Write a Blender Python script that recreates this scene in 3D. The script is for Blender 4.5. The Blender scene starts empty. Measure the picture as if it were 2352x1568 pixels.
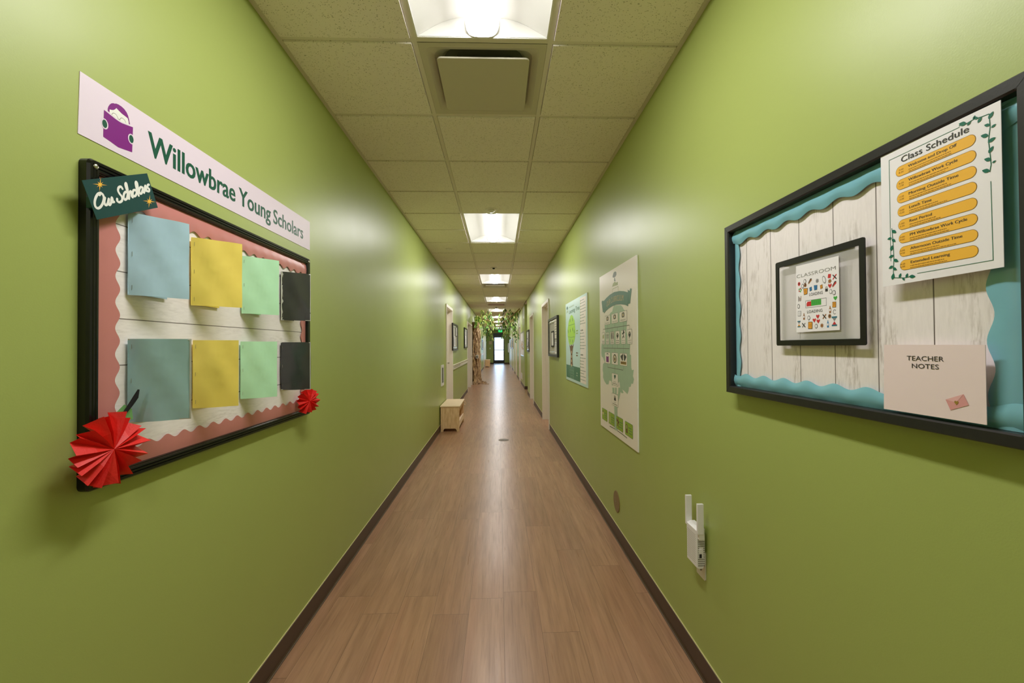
import bpy, bmesh, math, random
from mathutils import Vector, Matrix, noise
R = random.Random(7)
C = bpy.context.scene.collection
XL, XR, HC, HF = -0.9732, 0.8466, 2.755, 1.3882
XC = -0.0635            # centre line of the ceiling grid
T = 0.6096              # ceiling module
YR = 1.884              # a cross tee
YE = 34.33              # end wall
YB = -4.2               # wall behind the camera

# ------------------------------------------------------------------ materials
def lin(r, g, b):
    f = lambda c: (c/255/12.92) if c/255 <= .04045 else ((c/255+.055)/1.055)**2.4
    return (f(r), f(g), f(b), 1)
class Nt:
    def __init__(s, name):
        s.m = bpy.data.materials.new(name); s.m.use_nodes = True
        s.t = s.m.node_tree; s.n = s.t.nodes; s.l = s.t.links
        s.b = s.n['Principled BSDF']
    def new(s, kind, **kw):
        n = s.n.new(kind)
        for k, v in kw.items():
            if hasattr(n, k) and k not in ('Scale',): setattr(n, k, v)
            else: n.inputs[k].default_value = v
        return n
    def link(s, a, b): s.l.new(a, b)
    def math(s, op, a, b=None, c=None, clamp=False):
        n = s.n.new('ShaderNodeMath'); n.operation = op; n.use_clamp = clamp
        for i, v in enumerate((a, b, c)):
            if v is None: continue
            if isinstance(v, (int, float)): n.inputs[i].default_value = v
            else: s.l.new(v, n.inputs[i])
        return n.outputs[0]
    def mix(s, f, a, b):
        n = s.n.new('ShaderNodeMix'); n.data_type = 'RGBA'
        for i, v in ((0, f), (6, a), (7, b)):
            if isinstance(v, (int, float, tuple)): n.inputs[i].default_value = v
            else: s.l.new(v, n.inputs[i])
        return n.outputs[2]
    def coords(s, sx=1, sy=1, sz=1):
        tc = s.n.new('ShaderNodeTexCoord'); mp = s.n.new('ShaderNodeMapping')
        mp.inputs['Scale'].default_value = (sx, sy, sz); s.l.new(tc.outputs['Object'], mp.inputs[0])
        return mp.outputs[0]
    def noise(s, co, scale, detail=3, rough=.5):
        n = s.new('ShaderNodeTexNoise', Scale=scale); n.inputs['Detail'].default_value = detail
        n.inputs['Roughness'].default_value = rough; s.l.new(co, n.inputs['Vector']); return n.outputs['Fac']
    def bump(s, h, strength, dist=.002):
        n = s.new('ShaderNodeBump'); n.inputs['Strength'].default_value = strength; n.inputs['Distance'].default_value = dist
        s.l.new(h, n.inputs['Height']); s.l.new(n.outputs[0], s.b.inputs['Normal'])
    def ramp(s, f, lo, hi):
        n = s.n.new('ShaderNodeMapRange'); n.inputs[1].default_value = lo; n.inputs[2].default_value = hi; s.l.new(f, n.inputs[0]); return n.outputs[0]
def mat(name, col, rough=.5, metal=0, spec=.5, var=.06, vs=30, bump=0, coat=0, emit=None, sheen=0):
    k = Nt(name); co = k.coords()
    f = k.noise(co, vs, 3)
    d = tuple(c*(1-var) for c in col[:3])+(1,); u = tuple(min(1, c*(1+var)) for c in col[:3])+(1,)
    k.link(k.mix(f, d, u), k.b.inputs['Base Color'])
    k.b.inputs['Roughness'].default_value = rough; k.b.inputs['Metallic'].default_value = metal
    k.b.inputs['Specular IOR Level'].default_value = spec; k.b.inputs['Coat Weight'].default_value = coat
    if bump: k.bump(k.noise(co, vs*4, 3), bump)
    if emit:
        k.b.inputs['Emission Color'].default_value = emit[0]; k.b.inputs['Emission Strength'].default_value = emit[1]
    return k.m
M = {}
def wall_paint():
    k = Nt('green_wall_paint'); co = k.coords()
    f = k.noise(co, 1.3, 2)
    k.link(k.mix(f, (0.385, 0.462, 0.128, 1), (0.405, 0.482, 0.136, 1)), k.b.inputs['Base Color'])
    k.link(k.math('MULTIPLY_ADD', k.noise(co, 6, 2), .06, .35), k.b.inputs['Roughness'])
    k.b.inputs['Specular IOR Level'].default_value = .56
    n1 = k.noise(co, 260, 2); n2 = k.noise(co, 900, 2)
    k.bump(k.math('ADD', n1, k.math('MULTIPLY', n2, .35)), .10, .0012)
    return k.m
M['wall'] = wall_paint()
def floor_mat():
    k = Nt('oak_vinyl_plank'); tc = k.n.new('ShaderNodeTexCoord'); sp = k.n.new('ShaderNodeSeparateXYZ')
    k.link(tc.outputs['Object'], sp.inputs[0]); x, y = sp.outputs[0], sp.outputs[1]
    W, L = .184, 1.22
    xs = k.math('DIVIDE', k.math('SUBTRACT', x, .0195-W*20), W); row = k.math('FLOOR', xs)
    wn = k.new('ShaderNodeTexWhiteNoise', noise_dimensions='1D'); k.link(row, wn.inputs['W'])
    ys = k.math('ADD', k.math('DIVIDE', y, L), k.math('MULTIPLY', wn.outputs[0], 7.31)); col = k.math('FLOOR', ys)
    cb = k.n.new('ShaderNodeCombineXYZ'); k.link(row, cb.inputs[0]); k.link(col, cb.inputs[1])
    w2 = k.new('ShaderNodeTexWhiteNoise', noise_dimensions='2D'); k.link(cb.outputs[0], w2.inputs['Vector'])
    rnd = w2.outputs['Value']
    g = k.n.new('ShaderNodeCombineXYZ'); k.link(k.math('MULTIPLY', x, 1), g.inputs[0]); k.link(k.math('MULTIPLY', y, .035), g.inputs[1]); k.link(k.math('MULTIPLY', rnd, 9), g.inputs[2])
    fine = k.noise(g.outputs[0], 95, 4, .6)
    g2 = k.n.new('ShaderNodeCombineXYZ'); k.link(x, g2.inputs[0]); k.link(k.math('MULTIPLY', y, .075), g2.inputs[1]); k.link(k.math('MULTIPLY', rnd, 17), g2.inputs[2])
    med = k.noise(g2.outputs[0], 24, 4, .62)
    wv = k.new('ShaderNodeTexNoise', Scale=4.0); wv.inputs['Detail'].default_value = 2; wv.inputs['Distortion'].default_value = 1.6; k.link(g2.outputs[0], wv.inputs['Vector'])
    c1 = k.mix(k.ramp(med, .3, .72), lin(180, 138, 108), lin(154, 114, 86))
    c2 = k.mix(k.math('MULTIPLY', k.ramp(fine, .5, .74), .45), c1, lin(118, 84, 62))
    c3 = k.mix(k.math('MULTIPLY', k.ramp(wv.outputs['Fac'], .52, .7), .30), c2, lin(170, 118, 92))
    tone = k.math('MULTIPLY_ADD', rnd, .14, .93)
    hs = k.n.new('ShaderNodeHueSaturation'); k.link(tone, hs.inputs['Value']); k.link(c3, hs.inputs['Color'])
    ex = k.math('ABSOLUTE', k.math('SUBTRACT', k.math('FRACT', xs), .5)); ey = k.math('ABSOLUTE', k.math('SUBTRACT', k.math('FRACT', ys), .5))
    seam = k.math('MAXIMUM', k.math('GREATER_THAN', ex, .4945), k.math('GREATER_THAN', ey, .4990))
    k.link(k.mix(k.math('MULTIPLY', seam, .55), hs.outputs[0], lin(74, 50, 36)), k.b.inputs['Base Color'])
    k.link(k.math('MULTIPLY_ADD', fine, .16, .225), k.b.inputs['Roughness'])
    k.b.inputs['Specular IOR Level'].default_value = .36
    k.bump(k.math('SUBTRACT', k.math('MULTIPLY', fine, .5), seam), .20, .0012)
    return k.m
M['floor'] = floor_mat()
def tile_mat():
    k = Nt('fissured_ceiling_tile'); co = k.coords()
    base = k.mix(k.noise(co, 3, 2), (.90, .835, .80, 1), (.94, .875, .84, 1))
    def specks(ang, sx, sy, sc, th):
        mp = k.n.new('ShaderNodeMapping'); mp.inputs['Rotation'].default_value = (0, 0, ang); mp.inputs['Scale'].default_value = (sx, sy, 1)
        nz = k.new('ShaderNodeTexNoise', Scale=9.0); k.link(co, nz.inputs['Vector'])
        va = k.n.new('ShaderNodeVectorMath'); va.operation = 'MULTIPLY_ADD'; va.inputs[1].default_value = (.05, .05, 0); k.link(nz.outputs['Color'], va.inputs[0]); k.link(co, va.inputs[2])
        k.link(va.outputs[0], mp.inputs[0])
        v = k.new('ShaderNodeTexVoronoi', Scale=sc); v.inputs['Randomness'].default_value = 1; k.link(mp.outputs[0], v.inputs['Vector'])
        return k.math('LESS_THAN', v.outputs['Distance'], th)
    s1 = specks(.5, 1, 2.3, 60, .20); s2 = specks(-.7, 2.1, 1, 62, .18); s3 = specks(1.7, 1.6, 1, 105, .20)
    gate = k.math('GREATER_THAN', k.noise(co, 70, 1), .50)
    s = k.math('MULTIPLY', k.math('MAXIMUM', k.math('MAXIMUM', s1, s2), s3), gate)
    k.link(k.mix(k.math('MULTIPLY', s, .62), base, (.20, .17, .10, 1)), k.b.inputs['Base Color'])
    k.b.inputs['Roughness'].default_value = .9; k.b.inputs['Specular IOR Level'].default_value = .15
    k.bump(k.math('SUBTRACT', k.math('MULTIPLY', k.noise(co, 300, 2), .4), s), .35, .002)
    return k.m
M['tile'] = tile_mat()
M['tee'] = mat('painted_steel_tee', (.78, .73, .66, 1), .45, var=.02)
M['white_paint'] = mat('white_door_paint', lin(236, 228, 216), .38, var=.02)
M['base'] = mat('brown_vinyl_base', lin(74, 54, 40), .42, var=.08)
M['lit_caulk'] = mat('lit_caulk_line', lin(206, 196, 140), .6)  # caulk bead, paled to paint the light caught along the top edge
M['toe'] = mat('base_toe', lin(112, 96, 84), .5)
M['plenum'] = mat('dark_plenum', lin(60, 60, 58), .9)
M['fix'] = mat('white_enamel', (.86, .85, .83, 1), .42, var=.01)
M['glow'] = mat('lamp_diffuser', (.9, .9, .9, 1), .5, var=0, emit=((1, .975, .95, 1), 61.0))
M['glowside'] = mat('lamp_diffuser_side', (.9, .9, .9, 1), .5, var=0, emit=((1, .975, .95, 1), 3.5))
M['recess'] = mat('recess_grey', lin(120, 118, 108), .7)
M['diffgrey'] = mat('diffuser_grey', lin(206, 200, 184), .5, var=.01)
M['dark'] = mat('dark_void', lin(34, 34, 34), .8)
M['black'] = mat('black_gloss_metal', lin(20, 20, 20), .22, var=.15)
M['blackwood'] = mat('black_stained_wood', lin(36, 35, 36), .36, var=.2, vs=60, bump=.05)
M['pocketblack'] = mat('black_vinyl', lin(11, 11, 11), .42)
M['screw'] = mat('bright_screw', lin(200, 196, 190), .25, metal=1)
M['pink'] = mat('dusty_rose_border', lin(204, 132, 128), .34, var=.03, spec=.5)
M['teal'] = mat('teal_border', lin(128, 188, 206), .25, var=.03, coat=.4)
M['palegloss'] = mat('silver_border', lin(205, 208, 205), .18, var=.03)
M['banner'] = mat('pale_pink_vinyl', lin(234, 219, 236), .42, var=.01)
M['dgreen'] = mat('dark_green_ink', lin(0, 84, 62), .42, var=.02)
M['purple'] = mat('purple_ink', lin(128, 12, 130), .42, var=.02)
M['offwhite'] = mat('offwhite_ink', lin(240, 240, 236), .5, var=.01)
M['ink'] = mat('black_ink', lin(48, 48, 48), .5, var=.02)
M['inkgrey'] = mat('grey_ink', lin(112, 110, 100), .5, var=.02)
M['card'] = mat('deep_green_card', lin(10, 66, 66), .4, var=.05)
M['gold'] = mat('gold_ink', lin(245, 190, 60), .45, var=.05)
M['goldpink'] = mat('gold_edge_ink', lin(220, 140, 90), .45)
def paper(name, col, rough=.45, coat=0.0):
    k = Nt(name); co = k.coords()
    f = k.noise(co, 9, 2)
    k.link(k.mix(f, tuple(c*.94 for c in col[:3])+(1,), tuple(min(1, c*1.05) for c in col[:3])+(1,)), k.b.inputs['Base Color'])
    k.b.inputs['Roughness'].default_value = rough; k.b.inputs['Coat Weight'].default_value = coat; k.b.inputs['Coat Roughness'].default_value = .12
    k.bump(k.noise(co, 16, 2), .5, .004)
    return k.m
M['pblue'] = paper('light_blue_paper', lin(178, 212, 232)); M['pblue2'] = paper('laminated_blue_paper', lin(164, 204, 214), .25, 1)
M['pyellow'] = paper('yellow_paper', lin(255, 228, 108)); M['pgreen'] = paper('mint_paper', lin(188, 240, 200)); M['pblack'] = paper('black_paper', lin(54, 54, 56), .3, .6)
M['lam'] = mat('laminate_edge', lin(190, 190, 180), .2)
M['red'] = mat('red_crepe_paper', lin(226, 34, 26), .5, var=.1, vs=60, bump=.2)
M['leafgreen'] = mat('green_crepe', lin(120, 180, 110), .6)
M['chenille'] = mat('black_chenille', lin(12, 12, 12), .9)
def planks(name, axis, seams, stains, base):
    k = Nt(name); tc = k.n.new('ShaderNodeTexCoord'); sp = k.n.new('ShaderNodeSeparateXYZ'); k.link(tc.outputs['Object'], sp.inputs[0])
    y, z = sp.outputs[1], sp.outputs[2]
    a, b = (z, y) if axis == 'z' else (y, z)       # a crosses the boards, b runs along them
    g = k.n.new('ShaderNodeCombineXYZ'); k.link(a, g.inputs[0]); k.link(k.math('MULTIPLY', b, .15), g.inputs[1])
    grain = k.noise(g.outputs[0], 160, 5, .65); big = k.noise(g.outputs[0], 14, 3, .6)
    c = k.mix(k.ramp(grain, .35, .75), base, tuple(v*.91 for v in base[:3])+(1,))
    st = k.math('MULTIPLY', k.math('MULTIPLY', k.ramp(big, .52, .72), k.ramp(grain, .44, .62)), stains, clamp=True)
    c = k.mix(st, c, lin(142, 122, 104))
    lines = None; wob = k.math('MULTIPLY', k.math('SUBTRACT', k.noise(g.outputs[0], 9, 2), .5), .004)
    for sv in seams:
        d = k.math('LESS_THAN', k.math('ABSOLUTE', k.math('ADD', k.math('SUBTRACT', a, sv), wob)), .0013)
        lines = d if lines is None else k.math('MAXIMUM', lines, d)
    c = k.mix(k.math('MULTIPLY', lines, .85), c, lin(70, 52, 40))
    k.link(c, k.b.inputs['Base Color']); k.b.inputs['Roughness'].default_value = .45
    return k.m
M['planksL'] = planks('whitewashed_planks_level', 'z', [.655, .535, .415, .298, .178], .22, lin(250, 243, 244))
M['planksR'] = planks('whitewashed_planks_upright', 'y', [.347, .2215, .099, -.022, -.142, -.262, -.382], .95, lin(248, 240, 242))
M['planksS'] = planks('whitewashed_planks_small', 'y', [], .3, lin(246, 244, 240))
M['sheet'] = mat('white_card_sheet', lin(246, 242, 248), .45, var=.01)
M['pill'] = mat('amber_ink', lin(250, 190, 64), .45, var=.02); M['pilledge'] = mat('amber_outline', lin(150, 104, 30), .5)
M['vine'] = mat('vine_ink', lin(0, 106, 84), .45)
M['pinknote'] = mat('blush_paper', lin(244, 224, 226), .5, var=.01); M['env'] = mat('rose_ink', lin(226, 160, 160), .5); M['env2'] = mat('rose_flap_ink', lin(238, 184, 184), .5)
M['heart'] = mat('olive_gold_ink', lin(160, 130, 50), .5)
M['poster'] = mat('cream_foam_board', lin(248, 238, 232), .32, var=.01, spec=.4)
M['posteredge'] = mat('foam_board_edge', lin(248, 246, 244), .6)
M['sage'] = mat('sage_ink', lin(172, 198, 174), .34); M['banner_green'] = mat('teal_green_ink', lin(62, 120, 106), .34)
M['lime'] = mat('lime_ink', lin(146, 182, 42), .34); M['olive'] = mat('olive_ink', lin(170, 176, 120), .4); M['slate'] = mat('slate_ink', lin(120, 130, 126), .4)
M['aqua'] = mat('pale_aqua_print', lin(198, 228, 226), .28, var=.02); M['strip'] = mat('blush_print', lin(250, 238, 234), .3)
M['limetree'] = mat('bright_lime_ink', lin(172, 222, 78), .35); M['brown'] = mat('brown_ink', lin(112, 74, 48), .45); M['forest'] = mat('forest_ink', lin(46, 120, 94), .32)
M['cream'] = mat('cream_ink', lin(226, 206, 170), .5)
M['dr'] = mat('doodle_red', lin(206, 48, 52), .5); M['db'] = mat('doodle_brown', lin(158, 104, 58), .5); M['do'] = mat('doodle_orange', lin(228, 156, 50), .5)
M['du'] = mat('doodle_blue', lin(50, 130, 190), .5); M['dg'] = mat('doodle_grey', lin(140, 138, 140), .5); M['dn'] = mat('doodle_green', lin(70, 176, 70), .5); M['dt'] = mat('doodle_teal', lin(40, 116, 140), .5)
M['plastic'] = mat('white_plastic', lin(242, 238, 242), .35, var=.01); M['plate'] = mat('wall_plate_plastic', lin(232, 226, 222), .35, var=.01)
M['slotpale'] = mat('vent_slot_pale', lin(196, 190, 184), .6); M['slot'] = mat('vent_slot', lin(120, 116, 112), .6); M['tanplate'] = mat('tan_cover_plate', lin(138, 116, 78), .45, var=.06)
M['pewter'] = mat('pewter_cap', lin(112, 98, 82), .55, metal=.3)
def pine():
    k = Nt('pine_plywood'); co = k.coords(1, 1, .18); f = k.noise(co, 42, 4, .6)
    k.link(k.mix(k.ramp(f, .35, .7), lin(240, 206, 164), lin(212, 170, 122)), k.b.inputs['Base Color']); k.b.inputs['Roughness'].default_value = .5
    return k.m
M['pine'] = pine(); M['pinetop'] = mat('pine_top', lin(248, 222, 190), .42, var=.05, vs=12)
M['metal'] = mat('brushed_metal', lin(178, 172, 160), .3, metal=1)
M['bronze'] = mat('dark_bronze_frame', lin(26, 32, 36), .35)
def kraft():
    k = Nt('crumpled_kraft_paper'); co = k.coords(1, 1, .32); f = k.noise(co, 14, 5, .7); f2 = k.noise(co, 60, 3, .6)
    c = k.mix(k.ramp(f, .38, .64), lin(96, 60, 34), lin(232, 200, 158))  # highlights and dark gaps of the creases put into the colour
    k.link(k.mix(k.math('MULTIPLY', k.ramp(f2, .55, .75), .5), c, lin(98, 62, 36)), k.b.inputs['Base Color']); k.b.inputs['Roughness'].default_value = .8
    k.bump(f2, .4, .006)
    return k.m
M['kraft'] = kraft(); M['bark'] = mat('twig_bark', lin(150, 120, 80), .8, var=.3, vs=20)
for i, c in enumerate([(70, 122, 54), (126, 170, 80), (208, 224, 134), (66, 84, 38)]): M['leaf%d' % i] = mat('leaf_fabric_%s' % 'abcd'[i], lin(*c), .5, var=.15, vs=12)
M['exit'] = mat('exit_green', lin(10, 150, 80), .5, emit=(lin(30, 230, 120), 1.6)); M['exitbox'] = mat('exit_housing', lin(40, 50, 48), .5)
M['pave'] = mat('pale_pavement', lin(200, 202, 206), .8, var=.06, vs=3)
def glass(name, tint):
    m = bpy.data.materials.new(name); m.use_nodes = True; n = m.node_tree.nodes; l = m.node_tree.links; n.remove(n['Principled BSDF'])
    tr = n.new('ShaderNodeBsdfTransparent'); tr.inputs[0].default_value = tint; gl = n.new('ShaderNodeBsdfGlossy'); gl.inputs['Roughness'].default_value = .03
    fr = n.new('ShaderNodeFresnel'); fr.inputs[0].default_value = 1.45; mx = n.new('ShaderNodeMixShader')
    l.new(fr.outputs[0], mx.inputs[0]); l.new(tr.outputs[0], mx.inputs[1]); l.new(gl.outputs[0], mx.inputs[2]); l.new(mx.outputs[0], n['Material Output'].inputs[0])
    return m
M['glass'] = glass('clear_door_glass', (.96, .98, 1, 1))
def film():
    m = bpy.data.materials.new('clear_pocket_film'); m.use_nodes = True; n = m.node_tree.nodes; l = m.node_tree.links; b = n['Principled BSDF']
    b.inputs['Base Color'].default_value = (.80, .79, .80, 1); b.inputs['Roughness'].default_value = .3
    tr = n.new('ShaderNodeBsdfTransparent'); mx = n.new('ShaderNodeMixShader'); mx.inputs[0].default_value = .42
    l.new(tr.outputs[0], mx.inputs[1]); l.new(b.outputs[0], mx.inputs[2]); l.new(mx.outputs[0], n['Material Output'].inputs[0])
    return m
M['film'] = film()

# ------------------------------------------------------------------ geometry
def spline(pts, k):
    q = [Vector(p) for p in pts]; out = []
    for i in range(len(q)-1):
        a, b, c, e = q[max(i-1, 0)], q[i], q[i+1], q[min(i+2, len(q)-1)]
        for j in range(k):
            t = j/k; out.append(tuple(.5*((2*b)+(c-a)*t+(2*a-5*b+4*c-e)*t*t+(3*b-a-3*c+e)*t**3)))
    return out+[tuple(q[-1])]
class MB:
    def __init__(s): s.v = []; s.f = []; s.m = []; s.mats = []
    def mi(s, m):
        m = M[m]
        if m not in s.mats: s.mats.append(m)
        return s.mats.index(m)
    def add(s, vs, fs, m):
        o = len(s.v); i = s.mi(m); s.v += [tuple(v) for v in vs]
        for f in fs: s.f.append(tuple(a+o for a in f)); s.m.append(i)
        return s
    def box(s, x0, x1, y0, y1, z0, z1, m):
        return s.add([(x, y, z) for z in (z0, z1) for y in (y0, y1) for x in (x0, x1)], [(0, 2, 3, 1), (4, 5, 7, 6), (0, 1, 5, 4), (2, 6, 7, 3), (0, 4, 6, 2), (1, 3, 7, 5)], m)
    def prism(s, pts, P, d0, d1, m, side=None):
        n = len(pts); a = [P(u, v, d0) for u, v in pts]; b = [P(u, v, d1) for u, v in pts]
        s.add(a+b, [tuple(range(n, 2*n))], m)
        return s.add(a+b, [tuple(reversed(range(n)))]+[(i, (i+1) % n, n+(i+1) % n, n+i) for i in range(n)], side or m)
    def flat(s, pts, P, d, m): return s.add([P(u, v, d) for u, v in pts], [tuple(range(len(pts)))], m)
    def ring(s, outer, inner, P, d0, d1, m):
        n = len(outer); vs = [P(u, v, d) for d in (d0, d1) for u, v in outer+inner]; fs = []
        for i in range(n):
            j = (i+1) % n; q = 2*n
            fs += [(q+i, q+j, q+n+j, q+n+i), (i, n+i, n+j, j), (i, j, q+j, q+i), (n+i, q+n+i, q+n+j, n+j)]
        return s.add(vs, fs, m)
    def stroke(s, pts, w, P, d, m, smooth=0):
        if smooth: pts = spline(pts, smooth)
        q = [Vector(p) for p in pts]; h = w*.5
        for i, p in enumerate(q):          # one quad per segment, a disc per joint, each a hair above the last
            s.ep = getattr(s, 'ep', 0)+1; e = (s.ep % 60)*2e-6
            if i+1 < len(q):
                t = (q[i+1]-p).normalized(); no = Vector((-t.y, t.x))*h
                s.add([P(*(p+no), d+e), P(*(p-no), d+e), P(*(q[i+1]-no), d+e), P(*(q[i+1]+no), d+e)], [(0, 1, 2, 3)], m)
            s.flat([(p.x+h*math.cos(a*math.pi/6), p.y+h*math.sin(a*math.pi/6)) for a in range(12)], P, d+e+1e-6, m)
        return s
    def tube(s, pts, r, m, n=8, caps=True):
        q = [Vector(p) for p in pts]; vs = []; rr = r if isinstance(r, (list, tuple)) else [r]*len(q); up = None
        for i, p in enumerate(q):
            t = (q[min(i+1, len(q)-1)]-q[max(i-1, 0)]).normalized()
            a = t.orthogonal().normalized() if up is None else (up-t*up.dot(t)).normalized()
            up = a; b = t.cross(a)
            vs += [p+(a*math.cos(k*2*math.pi/n)+b*math.sin(k*2*math.pi/n))*rr[i] for k in range(n)]
        fs = [(i*n+k, i*n+(k+1) % n, (i+1)*n+(k+1) % n, (i+1)*n+k) for i in range(len(q)-1) for k in range(n)]
        if caps: fs += [tuple(reversed(range(n))), tuple(range((len(q)-1)*n, len(q)*n))]
        return s.add(vs, fs, m)
    def lathe(s, prof, P, m, n=24):          # prof: (r, d) about the axis of the frame P(u, v, d)
        vs = [P(r*math.cos(k*2*math.pi/n), r*math.sin(k*2*math.pi/n), d) for r, d in prof for k in range(n)]
        fs = [(i*n+k, i*n+(k+1) % n, (i+1)*n+(k+1) % n, (i+1)*n+k) for i in range(len(prof)-1) for k in range(n)]
        fs += [tuple(reversed(range(n))), tuple(range((len(prof)-1)*n, len(prof)*n))]
        return s.add(vs, fs, m)
    def build(s, name, parent=None, smooth=False, bevel=0, kind=None):
        me = bpy.data.meshes.new(name); o = bpy.data.objects.new(name, me); C.objects.link(o)
        off = Vector((0, 0, 0)); q = parent
        while q is not None: off += q.location; q = q.parent
        if parent is None and s.v:
            lo = [min(v[i] for v in s.v) for i in range(3)]; hi = [max(v[i] for v in s.v) for i in range(3)]
        me.from_pydata([Vector(v)-off for v in s.v], [], s.f)
        for m in s.mats: me.materials.append(m)
        me.polygons.foreach_set('material_index', s.m)
        if smooth is True: me.polygons.foreach_set('use_smooth', [True]*len(s.f))
        bm = bmesh.new(); bm.from_mesh(me)
        bmesh.ops.recalc_face_normals(bm, faces=bm.faces)
        if bevel:
            bmesh.ops.remove_doubles(bm, verts=bm.verts, dist=1e-6)
            bmesh.ops.bevel(bm, geom=[e for e in bm.edges if len(e.link_faces) == 2 and e.calc_face_angle(0) > .5], offset=bevel, segments=2, affect='EDGES', profile=.6)
        bm.to_mesh(me); bm.free()
        if parent is not None: o.parent = parent
        if kind: o['kind'] = kind
        return o
def LP(y, z, d): return (XL+d, y, z)
def RP(y, z, d): return (XR-d, y, z)
def EP(x, z, d): return (x, YE-d, z)
def shift(P, a, b, c=0): return lambda u, v, d: P(a+u, b+v, c+d)
def thing(name, label, cat, loc=(0, 0, 0), group=None):
    o = bpy.data.objects.new(name, None); C.objects.link(o); o.location = loc; o.empty_display_size = .05
    return tag(o, label, cat, group)
def tag(o, label, cat, group=None, kind=None):
    o['label'] = label; o['category'] = cat
    if group: o['group'] = group
    if kind: o['kind'] = kind
    return o
def part(o, label): o['label'] = label; return o
def struct_root(name, loc=(0, 0, 0)):
    o = bpy.data.objects.new(name, None); C.objects.link(o); o.location = loc; o['kind'] = 'structure'; return o
def rect(u0, u1, v0, v1): return [(u0, v0), (u1, v0), (u1, v1), (u0, v1)]
def rrect(u0, u1, v0, v1, r, n=5):
    p = []
    for cx, cy, a0 in ((u1-r, v0+r, -90), (u1-r, v1-r, 0), (u0+r, v1-r, 90), (u0+r, v0+r, 180)):
        p += [(cx+r*math.cos(math.radians(a0+90*i/n)), cy+r*math.sin(math.radians(a0+90*i/n))) for i in range(n+1)]
    return p
def ell(cx, cy, rx, ry, n=24, a=0):
    c, s = math.cos(a), math.sin(a); q = []
    for i in range(n):
        x, y = rx*math.cos(i*2*math.pi/n), ry*math.sin(i*2*math.pi/n); q.append((cx+x*c-y*s, cy+x*s+y*c))
    return q
_tc = {}
def text_geo(s, bold=0.0):
    if (s, bold) in _tc: return _tc[(s, bold)]
    cu = bpy.data.curves.new('t', 'FONT'); cu.body = s; cu.size = 1; cu.offset = bold; cu.resolution_u = 3
    ob = bpy.data.objects.new('t', cu); C.objects.link(ob)
    dg = bpy.context.evaluated_depsgraph_get(); dg.update()
    me = bpy.data.meshes.new_from_object(ob.evaluated_get(dg))
    vs = [(v.co.x, v.co.y) for v in me.vertices]; fs = [tuple(p.vertices) for p in me.polygons]
    bpy.data.objects.remove(ob); bpy.data.curves.remove(cu); bpy.data.meshes.remove(me)
    _tc[(s, bold)] = (vs, fs); return vs, fs
CAP = max(v[1] for v in text_geo('H')[0])
def text(mb, s, P, u0, u1, v0, v1, d, m, bold=0.0):
    """one line of lettering: left edge u0, right edge u1, baseline v0, cap height v1"""
    vs, fs = text_geo(s, bold); x0 = min(v[0] for v in vs); x1 = max(v[0] for v in vs)
    return mb.add([P(u0+(x-x0)/(x1-x0)*(u1-u0), v0+y/CAP*(v1-v0), d) for x, y in vs], fs, m)
def bars(mb, P, u0, u1, v, h, d, m):
    u = u0; sg = 1 if u1 > u0 else -1
    while (u1-u)*sg > h:
        w = h*R.uniform(1.2, 4.5)*sg; e = u+w
        if (e-u1)*sg > 0: e = u1
        mb.flat(rect(u, e, v, v+h), P, d, m); u = e+sg*h*.7
    return mb
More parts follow.
